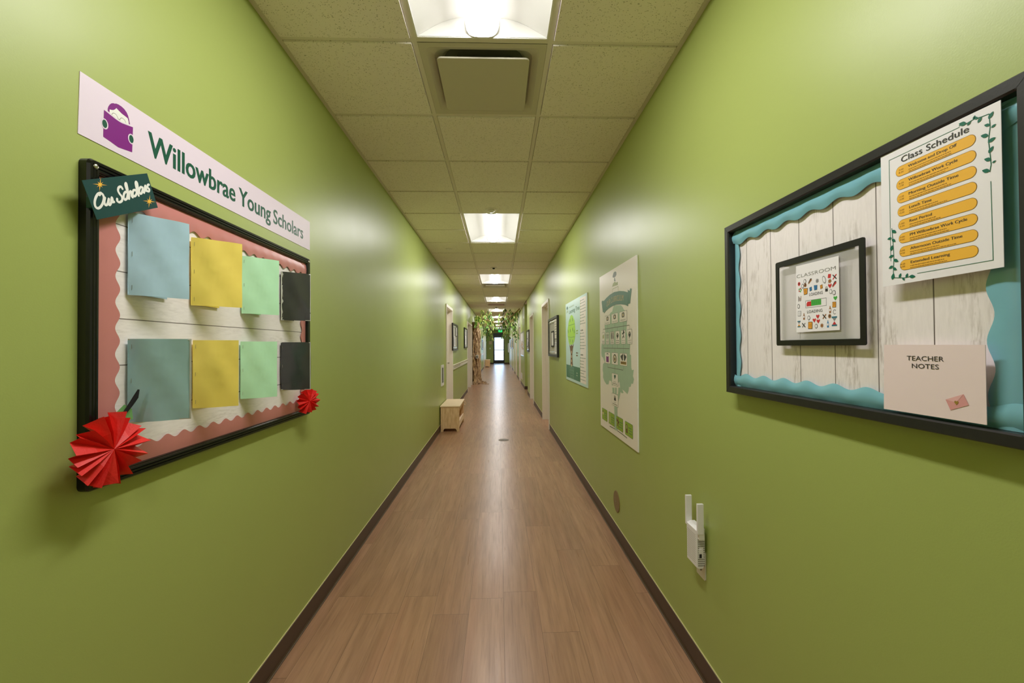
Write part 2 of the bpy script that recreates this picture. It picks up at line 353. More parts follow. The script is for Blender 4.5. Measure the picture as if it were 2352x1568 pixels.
PT = {
 'book': [(1.0733, 1.9798), (1.0937, 1.9759), (1.1053, 1.9738), (1.1148, 1.973), (1.1233, 1.9731), (1.1356, 1.9753), (1.1565, 1.9796), (1.1543, 1.9115), (1.131, 1.9078), (1.1128, 1.9053), (1.0929, 1.909), (1.0715, 1.9121)],
 'hair': [(1.0885, 1.9813), (1.0834, 1.9826), (1.0834, 1.9881), (1.0847, 1.9938), (1.0884, 2.0014), (1.0929, 2.007), (1.0981, 2.0107), (1.1028, 2.012), (1.1063, 2.0144), (1.1134, 2.016), (1.1219, 2.0158), (1.1304, 2.0135), (1.1373, 2.0086), (1.1417, 2.0022), (1.1446, 1.9938), (1.1475, 1.9821), (1.1438, 1.9818), (1.1433, 1.9876), (1.1405, 1.9949), (1.133, 1.9964), (1.1232, 1.9975), (1.1135, 2.0008), (1.107, 2.0035), (1.1046, 1.9992), (1.0994, 1.9939), (1.0942, 1.9912), (1.0884, 1.9894)],
 'face': [(1.0884, 1.989), (1.0942, 1.991), (1.0994, 1.9937), (1.1046, 1.999), (1.107, 2.0033), (1.1135, 2.0006), (1.1232, 1.9973), (1.133, 1.9961), (1.1405, 1.9947), (1.1433, 1.9874), (1.1437, 1.9801), (1.1306, 1.9776), (1.1172, 1.9753), (1.103, 1.9778), (1.0885, 1.981)],
 'gl1': [(1.0948, 1.9797), (1.096, 1.983), (1.0994, 1.986), (1.1053, 1.9866), (1.11, 1.9827), (1.1124, 1.9781), (1.1154, 1.9792), (1.1172, 1.9786)],
 'gl2': [(1.1172, 1.9769), (1.1184, 1.9819), (1.122, 1.986), (1.1263, 1.9867), (1.1318, 1.9848), (1.1343, 1.9806)],
 'hand1': [(1.0752, 1.9459), (1.0751, 1.9559), (1.0819, 1.9494)],
 'hand2': [(1.1515, 1.9455), (1.1515, 1.9558), (1.1584, 1.9488)],
 'card': [(0.9791, 1.7678), (1.1556, 1.8561), (1.192, 1.7762), (1.0154, 1.6901)],
 's0': [(1.0247, 1.756), (1.0174, 1.751), (1.0118, 1.7402), (1.0094, 1.7292), (1.0109, 1.7201), (1.0166, 1.7171), (1.0236, 1.7224), (1.0295, 1.7337), (1.0321, 1.7464), (1.0294, 1.7538), (1.0242, 1.7549), (1.0211, 1.7498)],
 's1': [(1.0348, 1.7483), (1.0332, 1.7374), (1.036, 1.7314), (1.0413, 1.7352), (1.045, 1.749), (1.044, 1.7398), (1.0468, 1.735), (1.0506, 1.7408), (1.0522, 1.7524), (1.0533, 1.7548), (1.055, 1.7499), (1.0544, 1.7447), (1.0589, 1.7467)],
 's2': [(1.0816, 1.7871), (1.0775, 1.7908), (1.0712, 1.7863), (1.0695, 1.778), (1.0735, 1.7718), (1.08, 1.7668), (1.0806, 1.7575), (1.0736, 1.7507), (1.0673, 1.7521), (1.0673, 1.7567)],
 's3': [(1.0959, 1.7819), (1.0911, 1.7828), (1.0864, 1.7764), (1.0852, 1.7672), (1.0888, 1.7622), (1.0947, 1.7674)],
 's4': [(1.0947, 1.7674), (1.0971, 1.7855), (1.0934, 1.8025), (1.091, 1.8047), (1.0898, 1.7985), (1.0953, 1.7849), (1.1002, 1.7687), (1.1013, 1.7818), (1.105, 1.7895), (1.108, 1.7869), (1.1081, 1.7784), (1.1112, 1.7763)],
 's5': [(1.1192, 1.7979), (1.1136, 1.7948), (1.1114, 1.7865), (1.1136, 1.7804), (1.1192, 1.7829), (1.123, 1.7918), (1.1198, 1.7976)],
 's6': [(1.1224, 1.7894), (1.1267, 1.8018), (1.1248, 1.8173), (1.1209, 1.8196), (1.1197, 1.8126), (1.1255, 1.796), (1.1294, 1.7871)],
 's7': [(1.1416, 1.8128), (1.1357, 1.8117), (1.1312, 1.8035), (1.1326, 1.7942), (1.1384, 1.7968), (1.1422, 1.8098), (1.1422, 1.8021), (1.1462, 1.8008)],
 's8': [(1.1468, 1.8027), (1.1488, 1.8177), (1.1508, 1.8207), (1.1528, 1.8148), (1.1515, 1.8082), (1.1562, 1.8094)],
 's9': [(1.1615, 1.8281), (1.1574, 1.8249), (1.1581, 1.8179), (1.1629, 1.8164), (1.1616, 1.8103), (1.1568, 1.8086)],
 'star1': [(1.0241, 1.791), (1.024, 1.7782), (1.0296, 1.783), (1.0257, 1.777), (1.0394, 1.7797), (1.0254, 1.7745), (1.0284, 1.7704), (1.0235, 1.7722), (1.0209, 1.7587), (1.0209, 1.7715), (1.0155, 1.7667), (1.0193, 1.7727), (1.0062, 1.7701), (1.0196, 1.7752), (1.0167, 1.7792), (1.0215, 1.7774)],
 'star2': [(1.1653, 1.8004), (1.1652, 1.7871), (1.1718, 1.7922), (1.1672, 1.7858), (1.1833, 1.7888), (1.1668, 1.7832), (1.1703, 1.779), (1.1645, 1.7809), (1.1615, 1.7668), (1.1615, 1.7801), (1.1551, 1.7751), (1.1596, 1.7814), (1.1441, 1.7786), (1.1599, 1.7839), (1.1565, 1.7881), (1.1622, 1.7863)],
 'c_panel': [(3.4802, 1.9554), (2.5382, 1.939), (2.5504, 0.7448), (3.4804, 0.74)],
 'c_ban': [(3.3431, 1.745), (3.2609, 1.7607), (3.1619, 1.7723), (3.0391, 1.7774), (2.8988, 1.767), (2.7957, 1.7517), (2.7091, 1.7332), (2.712, 1.6437), (2.7739, 1.6588), (2.8753, 1.6726), (2.9845, 1.6815), (3.0873, 1.6815), (3.1976, 1.6731), (3.2815, 1.6611), (3.3396, 1.6462)],
 'c_tl': [(3.412, 1.7465), (3.3933, 1.7548), (3.3627, 1.7471), (3.3447, 1.7504), (3.3309, 1.7401), (3.3357, 1.656), (3.3786, 1.6595)],
 'c_tr': [(2.7168, 1.7522), (2.6788, 1.7382), (2.6692, 1.751), (2.6511, 1.7528), (2.6368, 1.7449), (2.6722, 1.6576), (2.7139, 1.6583)],
 'c_arc': [(3.255, 1.689), (3.1644, 1.7015), (3.0712, 1.7084), (2.9695, 1.7056), (2.8876, 1.6998), (2.8102, 1.6914)],
 'c_arct': [(3.2535, 1.7319), (3.1629, 1.744), (3.0698, 1.7509), (2.9681, 1.7486), (2.8863, 1.7417), (2.8089, 1.7329)],
 'c_lt': [(2.9978, 1.9198), (2.9796, 1.9099), (2.9773, 1.8937), (2.9991, 1.8835), (3.0385, 1.882), (3.08, 1.8908), (3.0705, 1.9055), (3.052, 1.9186), (3.0268, 1.9222)],
 'c_lk': [(3.0326, 1.881), (3.0181, 1.8786), (3.0002, 1.8499), (3.0394, 1.856)],
 'c_lh': [(3.093, 1.8233), (3.0666, 1.8439), (3.0219, 1.8512), (2.9863, 1.8379), (2.9442, 1.8374), (2.9449, 1.816)],
 'c_crown': [(3.0424, 1.6812), (3.0726, 1.6679), (3.0963, 1.6415), (3.1508, 1.6356), (3.1751, 1.6228), (3.1763, 1.5893), (3.319, 1.581), (3.324, 1.5418), (3.3048, 1.4929), (3.3232, 1.4672), (3.3417, 1.4412)],
 'c_crown2': [(3.4255, 1.4056), (3.4358, 1.3739), (3.4413, 1.3326), (3.4293, 1.3043), (3.3784, 1.293), (3.3601, 1.278), (3.3297, 1.2605), (3.3865, 1.2428), (3.401, 1.1952), (3.3828, 1.1713), (3.3904, 1.1364), (3.3475, 1.1087), (3.2815, 1.0899), (3.2229, 1.0951), (3.199, 1.1267), (3.138, 1.1257), (3.1228, 1.0953)],
 'c_crown3': [(2.9582, 1.1294), (2.929, 1.14), (2.903, 1.0725), (2.8756, 1.0648), (2.8303, 1.0724)],
 'c_crown4': [(2.8619, 1.0927), (2.8032, 1.0842), (2.7469, 1.0734), (2.7233, 1.0955), (2.7135, 1.1186)],
 'c_crown5': [(2.718, 1.1222), (2.6774, 1.1285), (2.661, 1.1497), (2.6299, 1.15), (2.6099, 1.1807), (2.6284, 1.1987), (2.6118, 1.2408), (2.6466, 1.2341), (2.6618, 1.2504), (2.6632, 1.3291), (2.687, 1.3336), (2.6809, 1.3982)],
 'c_crown6': [(2.7552, 1.482), (2.7436, 1.5433), (2.7752, 1.6185), (2.8121, 1.6328), (2.837, 1.65), (2.8755, 1.6669)],
 'c_trunk': [(3.1131, 1.0801), (3.105, 1.0429), (3.0651, 0.9504), (3.0595, 0.7799), (2.9869, 0.7865), (2.9844, 0.9586), (2.9621, 1.0433), (2.953, 0.9962), (2.8818, 1.1024), (2.955, 1.0954), (2.9673, 1.0488), (3.0002, 1.042), (2.9985, 1.0912), (3.0377, 1.0874), (3.0448, 1.0432), (3.0562, 1.042), (3.0548, 1.0857)],
 'c_a1': [(3.314, 1.6236), (3.1513, 1.6219), (3.1538, 1.5504), (3.3114, 1.5521)],
 'c_a2': [(3.1153, 1.6245), (2.9445, 1.6211), (2.951, 1.5506), (3.1147, 1.5524)],
 'c_a3': [(2.9076, 1.622), (2.7364, 1.6207), (2.7435, 1.5487), (2.91, 1.551)],
 'c_b1': [(3.4085, 1.4952), (3.3212, 1.4958), (3.3246, 1.4003), (3.412, 1.4)],
 'c_b2': [(3.2873, 1.4939), (3.1895, 1.4933), (3.1928, 1.3996), (3.2907, 1.4001)],
 'c_b3': [(3.1506, 1.4946), (3.0466, 1.4941), (3.0499, 1.3998), (3.1539, 1.4)],
 'c_b4': [(3.0123, 1.4947), (2.9096, 1.4939), (2.9128, 1.4), (3.0155, 1.3999)],
 'c_b5': [(2.8732, 1.4937), (2.7728, 1.4936), (2.7758, 1.3997), (2.8763, 1.3997)],
 'c_b6': [(2.7349, 1.4944), (2.6358, 1.495), (2.6388, 1.3989), (2.7379, 1.3992)],
 'c_d1': [(3.3232, 1.3411), (3.1602, 1.3402), (3.1665, 1.2542), (3.3178, 1.2512)],
 'c_d2': [(3.1175, 1.3408), (2.9531, 1.3397), (2.9579, 1.2536), (3.1195, 1.2518)],
 'c_d3': [(2.9083, 1.339), (2.74, 1.339), (2.7469, 1.2538), (2.9083, 1.2531)],
 'c_e1': [(3.1196, 1.189), (2.9561, 1.1901), (2.9619, 1.1045), (3.1226, 1.1011)],
 'c_e2': [(3.1264, 1.0406), (2.962, 1.0448), (2.965, 0.9553), (3.1271, 0.9513)],
 'c_f1': [(3.4288, 0.8873), (3.2623, 0.8913), (3.2695, 0.8004), (3.4277, 0.7986)],
 'c_f2': [(3.2265, 0.8884), (3.0591, 0.892), (3.0621, 0.8027), (3.226, 0.7966)],
 'c_f3': [(3.0164, 0.8896), (2.8514, 0.8946), (2.8494, 0.8041), (3.0139, 0.798)],
 'c_f4': [(2.8076, 0.8891), (2.6399, 0.8928), (2.6418, 0.8036), (2.8028, 0.8001)],
 'c_l1': [(3.3655, 1.5216), (2.6949, 1.5209)],
 'c_l2': [(3.3629, 1.371), (2.6979, 1.3703)],
 'c_l3': [(3.2356, 1.2246), (2.8387, 1.2247)],
 'c_gr': [(3.1963, 0.7814), (3.0422, 0.7879), (2.8719, 0.7873), (2.7655, 0.7838)],
 't_panel': [(5.2574, 1.9057), (3.9812, 1.8949), (3.985, 0.991), (5.2514, 0.9814)],
 't_strip': [(4.327, 1.8808), (4.0281, 1.8709), (4.0416, 1.0173), (4.3395, 1.0166)],
 't_green': [(5.2318, 1.166), (4.3473, 1.1647), (4.3394, 1.0179), (5.2291, 1.0136)],
 't_crown': [(4.8304, 1.7473), (4.7442, 1.7273), (4.7032, 1.6968), (4.6543, 1.6751), (4.624, 1.622), (4.5951, 1.5479), (4.6138, 1.4902), (4.6733, 1.4399), (4.7808, 1.4034), (4.8686, 1.4115), (4.984, 1.398), (5.0533, 1.4445), (5.1137, 1.5099), (5.12, 1.5828), (5.0783, 1.6294), (5.0269, 1.6904), (4.95, 1.7171), (4.9119, 1.7417)],
 't_trunk': [(4.9931, 1.4044), (4.9149, 1.3885), (4.8551, 1.4114), (4.8032, 1.3884), (4.7036, 1.4165), (4.77, 1.3582), (4.8082, 1.2821), (4.7788, 1.1681), (4.9346, 1.1689), (4.9011, 1.2956), (4.949, 1.3495)],
 't_logo': [(5.1307, 1.8729), (5.0723, 1.8537), (5.083, 1.8346), (5.1579, 1.8314), (5.1979, 1.8488), (5.1765, 1.8674)],
 't_logok': [(5.1479, 1.8305), (5.118, 1.8279), (5.0459, 1.7954), (5.2111, 1.7906)],
 't_title': [(5.004, 1.7698), (4.3574, 1.7587), (5.0014, 1.8234)],
 't_sub': [(5.0007, 1.8376), (4.6552, 1.8358)],
 't_lab': [(4.5555, 1.5465), (4.4514, 1.5498), (4.5662, 1.3088), (4.4699, 1.3033), (4.568, 1.0925), (4.4717, 1.0915)],
 't_rows': [(4.293, 1.8463), (4.2942, 1.8192), (4.2955, 1.7887), (4.2968, 1.7582), (4.2981, 1.7291), (4.2994, 1.6992), (4.3006, 1.6701), (4.302, 1.6382), (4.3032, 1.611), (4.3062, 1.541), (4.3073, 1.5158), (4.3087, 1.4832), (4.31, 1.4525), (4.3114, 1.4219), (4.3127, 1.3912), (4.314, 1.3606), (4.3169, 1.2937), (4.3181, 1.265), (4.3195, 1.2343), (4.3208, 1.2036), (4.3221, 1.1728), (4.3236, 1.1386), (4.3248, 1.1112), (4.3261, 1.0805), (4.3275, 1.0476)],
 't_marks': [(4.9328, 1.6886), (4.7891, 1.6911), (4.92, 1.5712), (5.0717, 1.5649), (4.7727, 1.5769), (4.6683, 1.5505), (4.944, 1.4549), (4.7789, 1.445)],
 't_div1': [(5.0297, 1.6334), (4.8581, 1.6326), (4.6439, 1.6341)],
 't_div2': [(5.0846, 1.5011), (4.8649, 1.4899), (4.6503, 1.4925)],
 't_roots': [(4.9962, 1.1442), (4.6964, 1.1177), (5.0082, 1.0923), (4.6978, 1.088), (4.9917, 1.0421), (4.7129, 1.0313)],
 'v_leaf': [(0.6716, 1.759), (0.6642, 1.7682), (0.6695, 1.7479), (0.6778, 1.7523), (0.668, 1.7427), (0.6609, 1.7456), (0.672, 1.7315), (0.6832, 1.7371), (0.6732, 1.721), (0.6618, 1.7242), (0.6725, 1.7029), (0.6652, 1.7116), (0.6686, 1.6901), (0.6788, 1.6958), (0.6675, 1.6842), (0.6619, 1.6865), (0.6711, 1.6724), (0.6822, 1.6782), (0.7044, 1.7685), (0.7164, 1.7749), (0.7034, 1.7646), (0.6971, 1.7704), (0.694, 1.7699), (0.6909, 1.7762), (0.693, 1.7728), (0.686, 1.7679), (0.6871, 1.7606), (0.6811, 1.7686), (0.8465, 1.6224), (0.8364, 1.615), (0.8468, 1.6074), (0.8567, 1.6066), (0.8468, 1.6046), (0.8388, 1.5971), (0.8494, 1.5804), (0.8456, 1.5919), (0.8436, 1.5709), (0.8541, 1.5676), (0.8438, 1.5621), (0.8332, 1.5556), (0.8449, 1.5492), (0.8548, 1.545), (0.8459, 1.5452), (0.8369, 1.539), (0.8475, 1.5208), (0.8437, 1.5339), (0.8324, 1.5224), (0.8279, 1.5311), (0.8178, 1.5201), (0.814, 1.5287), (0.8114, 1.5217), (0.7986, 1.5196), (0.8253, 1.5213), (0.8206, 1.5152)],
 'v_st1': [(0.716, 1.7712), (0.7033, 1.7691), (0.693, 1.7705), (0.6811, 1.7682), (0.6705, 1.7672), (0.6695, 1.7446), (0.6722, 1.7238), (0.6703, 1.7008), (0.6691, 1.6826), (0.6712, 1.6714)],
 'v_st2': [(0.8464, 1.6266), (0.8441, 1.5929), (0.8432, 1.5626), (0.8454, 1.5246), (0.8211, 1.5206), (0.802, 1.5214)],
 'dd': [(1.1246, 1.5531), (1.1026, 1.5566), (1.0843, 1.5528), (1.059, 1.5517), (1.036, 1.5509), (1.0189, 1.5571), (1.0027, 1.5526), (1.111, 1.5452), (1.1015, 1.5464), (1.0821, 1.5336), (1.0648, 1.5349), (1.0452, 1.5344), (1.0287, 1.5263), (1.018, 1.5444), (1.0177, 1.5328), (1.0042, 1.5335), (1.1207, 1.5359), (1.1005, 1.5297), (1.1226, 1.5126), (1.0153, 1.5183), (1.005, 1.5143), (1.0015, 1.5007), (1.0051, 1.4853), (1.1277, 1.4926), (1.1248, 1.4727), (1.1078, 1.4636), (1.0901, 1.4586), (1.0589, 1.4601), (1.071, 1.4511), (1.0574, 1.448), (1.0367, 1.4586), (1.0182, 1.4742), (1.0044, 1.4677), (1.0199, 1.4583), (1.1268, 1.4444), (1.1091, 1.4405), (1.0853, 1.4387), (1.0646, 1.4358), (1.0454, 1.4364), (1.0258, 1.439), (1.0055, 1.4449)],
 'ddk': [('blob', 'r'), ('ring', 'k'), ('wing', 'b'), ('star', 'g'), ('oval', 'g'), ('diam', 'r'), ('cross', 'r'), ('ring', 'k'), ('dot', 'b'), ('rect', 'u'), ('cup', 'u'), ('rect', 'o'), ('lock', 'k'), ('star', 'b'), ('heart', 'r'), ('wing', 'r'), ('flower', 'r'), ('cupL', 'o'), ('bars', 'b'), ('ring', 'g'), ('ring', 'k'), ('heart', 'n'), ('sq', 'o'), ('ring', 'k'), ('box', 'k'), ('bottle', 'b'), ('ring', 'k'), ('heart', 'r'), ('heart', 'r'), ('heart', 'r'), ('cross', 'b'), ('bottle', 'b'), ('cring', 'g'), ('dot', 'b'), ('hour', 't'), ('cross', 'g'), ('sqL', 'o'), ('ring', 'k'), ('star', 'b'), ('bottle', 'u'), ('hourL', 't')],
}
# ================================================================== the setting
ST = 'structure'
ALC0, ALC1, ALX = 12.45, 13.76, 2.3        # side passage on the right
fl = MB(); fl.add([(XL-.2, YB, 0), (ALX, YB, 0), (ALX, YE+.1, 0), (XL-.2, YE+.1, 0)], [(0, 1, 2, 3)], 'floor'); fl.add([(XL-.2, YB, -.08), (ALX, YB, -.08), (ALX, YE+.1, -.08), (XL-.2, YE+.1, -.08)], [(0, 1, 2, 3)], 'plenum')
fl.build('floor', kind=ST)
gr = MB(); gr.box(-14, 14, YE+.3, YE+40, -.3, -.02, 'pave'); gr.build('ground', kind=ST)
DOORS_L = [(7.87, 8.95, 2.19), (13.2, 15.5, 2.19), (19.6, 20.7, 2.19), (27.6, 28.7, 2.19), (30.4, 31.5, 2.19)]
DOORS_R = [(7.05, 8.13, 2.185), (10.2, 11.33, 2.2), (16.15, 17.3, 2.2), (19.6, 20.8, 2.2), (22.6, 23.7, 2.2), (26.3, 27.5, 2.2), (30.6, 31.7, 2.2)]
TOPZ = 3.0
def wall(name, x0, x1, y0, y1, doors):
    w = MB(); y = y0
    for a, b, z in doors:
        if a < y0 or b > y1: continue
        w.box(x0, x1, y, a+.045, 0, TOPZ, 'wall'); w.box(x0, x1, a+.045, b-.045, z-.045, TOPZ, 'wall'); y = b-.045
    w.box(x0, x1, y, y1, 0, TOPZ, 'wall'); return w.build(name, kind=ST)
wall('wall_left', XL-.2, XL, YB, YE, DOORS_L)
wall('wall_right', XR, XR+.2, YB, ALC0, DOORS_R)
wall('wall_right_far', XR, XR+.2, ALC1, YE, DOORS_R)
a = MB(); a.box(XR+.2, ALX, ALC0-.2, ALC0, 0, TOPZ, 'wall'); a.build('wall_passage_near', kind=ST)
a = MB(); a.box(XR+.2, ALX, ALC1, ALC1+.2, 0, TOPZ, 'wall'); a.build('wall_passage_far', kind=ST)
a = MB(); a.box(ALX, ALX+.1, ALC0-.2, ALC1+.2, 0, TOPZ, 'wall'); a.build('wall_passage_end', kind=ST)
a = MB(); a.box(XL-.2, XR+.2, YB-.15, YB, 0, TOPZ, 'wall'); a.build('wall_back', kind=ST)
DX0, DX1, DH = -.43, .48, 2.48
a = MB(); a.box(XL-.2, DX0, YE, YE+.2, 0, TOPZ, 'wall'); a.box(DX1, XR+.2, YE, YE+.2, 0, TOPZ, 'wall'); a.box(DX0, DX1, YE, YE+.2, DH, TOPZ, 'wall'); a.build('wall_end', kind=ST)
# base boards: straight vinyl with a small toe and a top bead whose pale colour paints the edge catching light
def base(name, side, y0, y1):
    P = LP if side == 'L' else RP
    b = MB(); q = [(0, 0), (.011, 0), (.011, .006), (.006, .013), (.0055, .097), (0, .0995)]
    n = len(q); vs = [P(y, z, d) for y in (y0, y1) for d, z in q]
    b.add(vs, [(i, (i+1) % n, n+(i+1) % n, n+i) for i in range(n)]+[tuple(range(n)), tuple(range(n, 2*n))], 'base')
    b.prism(rect(y0, y1, .0985, .1015), P, 0, .0045, 'lit_caulk'); b.prism(rect(y0, y1, 0, .0075), P, .0108, .0135, 'toe')
    return b.build(name, kind=ST)
def runs(side, y0, y1, doors, nm):
    y = y0; i = 0
    for a_, b_, z in doors+[(y1, y1, 0)]:
        if a_ < y0: continue
        if a_ > y1: a_ = y1
        if a_-y > .05: base('baseboard_%s' % nm+('' if i == 0 else '_%d' % (i+1)), side, y, a_); i += 1
        y = b_
        if y >= y1: break
runs('L', YB, YE, DOORS_L, 'left'); runs('R', YB, ALC0, [d for d in DOORS_R if d[1] < ALC0], 'right'); runs('R', ALC1, YE, [d for d in DOORS_R if d[0] > ALC1], 'right_far')
a = MB(); a.box(XR, ALX, ALC1-.006, ALC1, 0, .1, 'base'); a.build('baseboard_passage', kind=ST)
a = MB(); a.box(XL, DX0, YE-.006, YE, 0, .1, 'base'); a.box(DX1, XR, YE-.006, YE, 0, .1, 'base'); a.build('baseboard_end', kind=ST)
# ceiling: tegular tiles in a steel grid
rows = list(range(-10, 54)); cols = [(XL+.016, XC-T/2), (XC-T/2, XC+T/2), (XC+T/2, XR-.016)]
LIGHTS = [YR+6*T*k for k in range(-1, 9)]          # far edge of each 2 x 4 fitting
def is_light(y0): return any(abs(y0-(l-2*T)) < .05 or abs(y0-(l-T)) < .05 for l in LIGHTS)
DIFF = [YR, YR+12*T, YR+19*T]
ce = MB(); P = lambda u, v, d: (u, v, HC-d)
for r in rows:
    y0 = YR+r*T; y1 = y0+T
    if y0 < YB or y1 > YE+.3: continue
    y1c = min(y1, YE)
    for ci, (xa, xb) in enumerate(cols):
        if ci == 1 and (is_light(y0) or any(abs(y0-d) < .05 for d in DIFF)): continue
        a0 = xa+(.0135 if ci else .009); a1 = xb-(.0135 if ci < 2 else .009); b0 = y0+.0135; b1 = y1c-.0135
        z0, z1 = HC+.012, HC-.007
        ce.add([(a0, b0, z0), (a1, b0, z0), (a1, b1, z0), (a0, b1, z0), (a0+.0015, b0+.002, z1), (a1-.0015, b0+.002, z1), (a1-.0015, b1-.002, z1), (a0+.0015, b1-.002, z1)],
               [(0, 1, 5, 4), (1, 2, 6, 5), (2, 3, 7, 6), (3, 0, 4, 7), (4, 5, 6, 7)], 'tile')
ce.box(XL-.2, ALX+.1, YB-.15, YE+.2, TOPZ-.02, TOPZ+.06, 'plenum')  # unseen slab above the tiles, added to stop sky light leaking in
ceil = ce.build('ceiling', kind=ST)
g = MB()
for x in (XC-T/2, XC+T/2): g.box(x-.012, x+.012, YB, YE, HC, HC+.03, 'tee')
g.box(XL, XL+.022, YB, YE, HC-.001, HC+.02, 'tee'); g.box(XR-.022, XR, YB, ALC0, HC-.001, HC+.02, 'tee'); g.box(XR-.022, XR, ALC1, YE, HC-.001, HC+.02, 'tee')
g.build('ceiling_grid_rails', parent=ceil)
g = MB()
for r in rows:
    y = YR+r*T
    if y < YB+.1 or y > YE: continue
    for ci, (xa, xb) in enumerate(cols):
        if ci == 1 and any(abs(y-(l-T)) < .05 for l in LIGHTS): continue
        g.box(xa+(.012 if ci else -.016), xb-(.012 if ci < 2 else -.016), y-.012, y+.012, HC+.0005, HC+.03, 'tee')
g.build('ceiling_grid_cross_rails', parent=ceil)
g = MB(); g.box(XR, ALX, ALC0-.1, ALC1+.1, HC, HC+.03, 'tile'); g.build('ceiling_passage', kind=ST)
# doors of the rooms along the corridor: steel frames, leaf set back in the wall
def room_door(n, side, y0, y1, z1, hinge_far=True, lever=None, wide=False):
    P = LP if side == 'L' else RP
    d = struct_root('door_%d' % n, P((y0+y1)/2, 0, 0))
    f = MB(); fw = .05
    out = [(y0, 0), (y0, z1), (y1, z1), (y1, 0)]; inn = [(y0+fw, 0), (y0+fw, z1-fw), (y1-fw, z1-fw), (y1-fw, 0)]
    def jamb(a_, b_, c_, d_): f.prism(rect(a_, b_, c_, d_), P, -.16, .016, 'white_paint')
    jamb(y0, y0+fw, 0, z1); jamb(y1-fw, y1, 0, z1); jamb(y0+fw, y1-fw, z1-fw, z1)
    for a_, b_ in ((y0+fw, y0+fw+.016), (y1-fw-.016, y1-fw)): f.prism(rect(a_, b_, 0, z1-fw), P, -.16, -.06, 'white_paint')
    f.prism(rect(y0+fw+.016, y1-fw-.016, z1-fw-.016, z1-fw), P, -.16, -.06, 'white_paint')
    f.build('frame', d)
    yl1 = y1-fw-.02 if not wide else y0+1.5
    l = MB(); l.prism(rect(y0+fw+.02, yl1, .01, z1-fw-.02), P, -.145, -.105, 'white_paint'); leaf = l.build('leaf', d)
    if wide:
        l = MB(); l.prism(rect(yl1+.004, yl1+.06, 0, z1-fw), P, -.145, .01, 'white_paint'); l.build('mullion', d)
        l = MB(); l.prism(rect(yl1+.064, y1-fw-.016, .01, z1-fw), P, -.145, -.06, 'white_paint'); l.build('side_panel', d)
    yh = (yl1-.012) if hinge_far else y0+fw+.03
    for z in (.25, 1.05, 1.85):
        h = MB(); h.tube([P(yh, z-.05, -.098), P(yh, z+.05, -.098)], .008, 'metal'); h.prism(rect(yh-.03, yh+.01, z-.05, z+.05), P, -.105, -.1, 'metal'); h.build('hinge', d)
    if lever:
        yk = lever; h = MB(); h.lathe([(.024, -.104), (.024, -.097), (.009, -.095), (.009, -.068), (.017, -.064), (.019, -.052), (.012, -.044)], shift(P, yk, 1.06), 'metal', 16); h.build('handle', d, smooth=True)
    return d
for i, (y0, y1, z) in enumerate(DOORS_L): room_door(i+1, 'L', y0, y1, z, hinge_far=(i == 1), lever=(y1-.14 if i == 0 else None), wide=(i == 1))
for i, (y0, y1, z) in enumerate(DOORS_R): room_door(i+6, 'R', y0, y1, z, hinge_far=False)
h = MB(); h.lathe([(.025, 0), (.025, .01), (.01, .012), (.01, .05)], shift(LP, 14.95, 1.06, .01), 'metal', 14); h.tube([LP(14.95, 1.06, .06), LP(14.83, 1.06, .065), LP(14.80, 1.06, .055)], .010, 'metal')
h.build('handle', bpy.data.objects['door_2'])
# glazed door at the end
d = struct_root('door_13', ((DX0+DX1)/2, YE, 0))
f = MB(); f.ring(rect(DX0, DX1, 0, DH), rect(DX0+.05, DX1-.05, .0, DH-.05), EP, -.1, .03, 'bronze'); f.prism(rect(DX0+.05, DX1-.05, 2.2, DH-.05), EP, -.06, .0, 'bronze'); f.build('frame', d)
f = MB(); f.ring(rect(DX0+.05, DX1-.05, .01, 2.2), rect(-.317, .395, .30, 2.12), EP, -.05, .0, 'bronze'); f.build('leaf', d)
f = MB(); f.prism(rect(-.325, .403, .292, 2.13), EP, -.03, -.022, 'glass'); f.build('glass_pane', d)
f = MB(); f.prism(rect(DX0+.06, DX1-.06, 1.095, 1.15), EP, .04, .07, 'metal'); f.prism(rect(DX0+.06, DX0+.12, 1.08, 1.165), EP, 0, .04, 'metal'); f.prism(rect(DX1-.12, DX1-.06, 1.08, 1.165), EP, 0, .04, 'metal'); f.build('push_bar', d)
f = MB(); f.prism(rect(.2, .42, 2.03, 2.11), EP, 0, .05, 'metal'); f.build('closer', d)

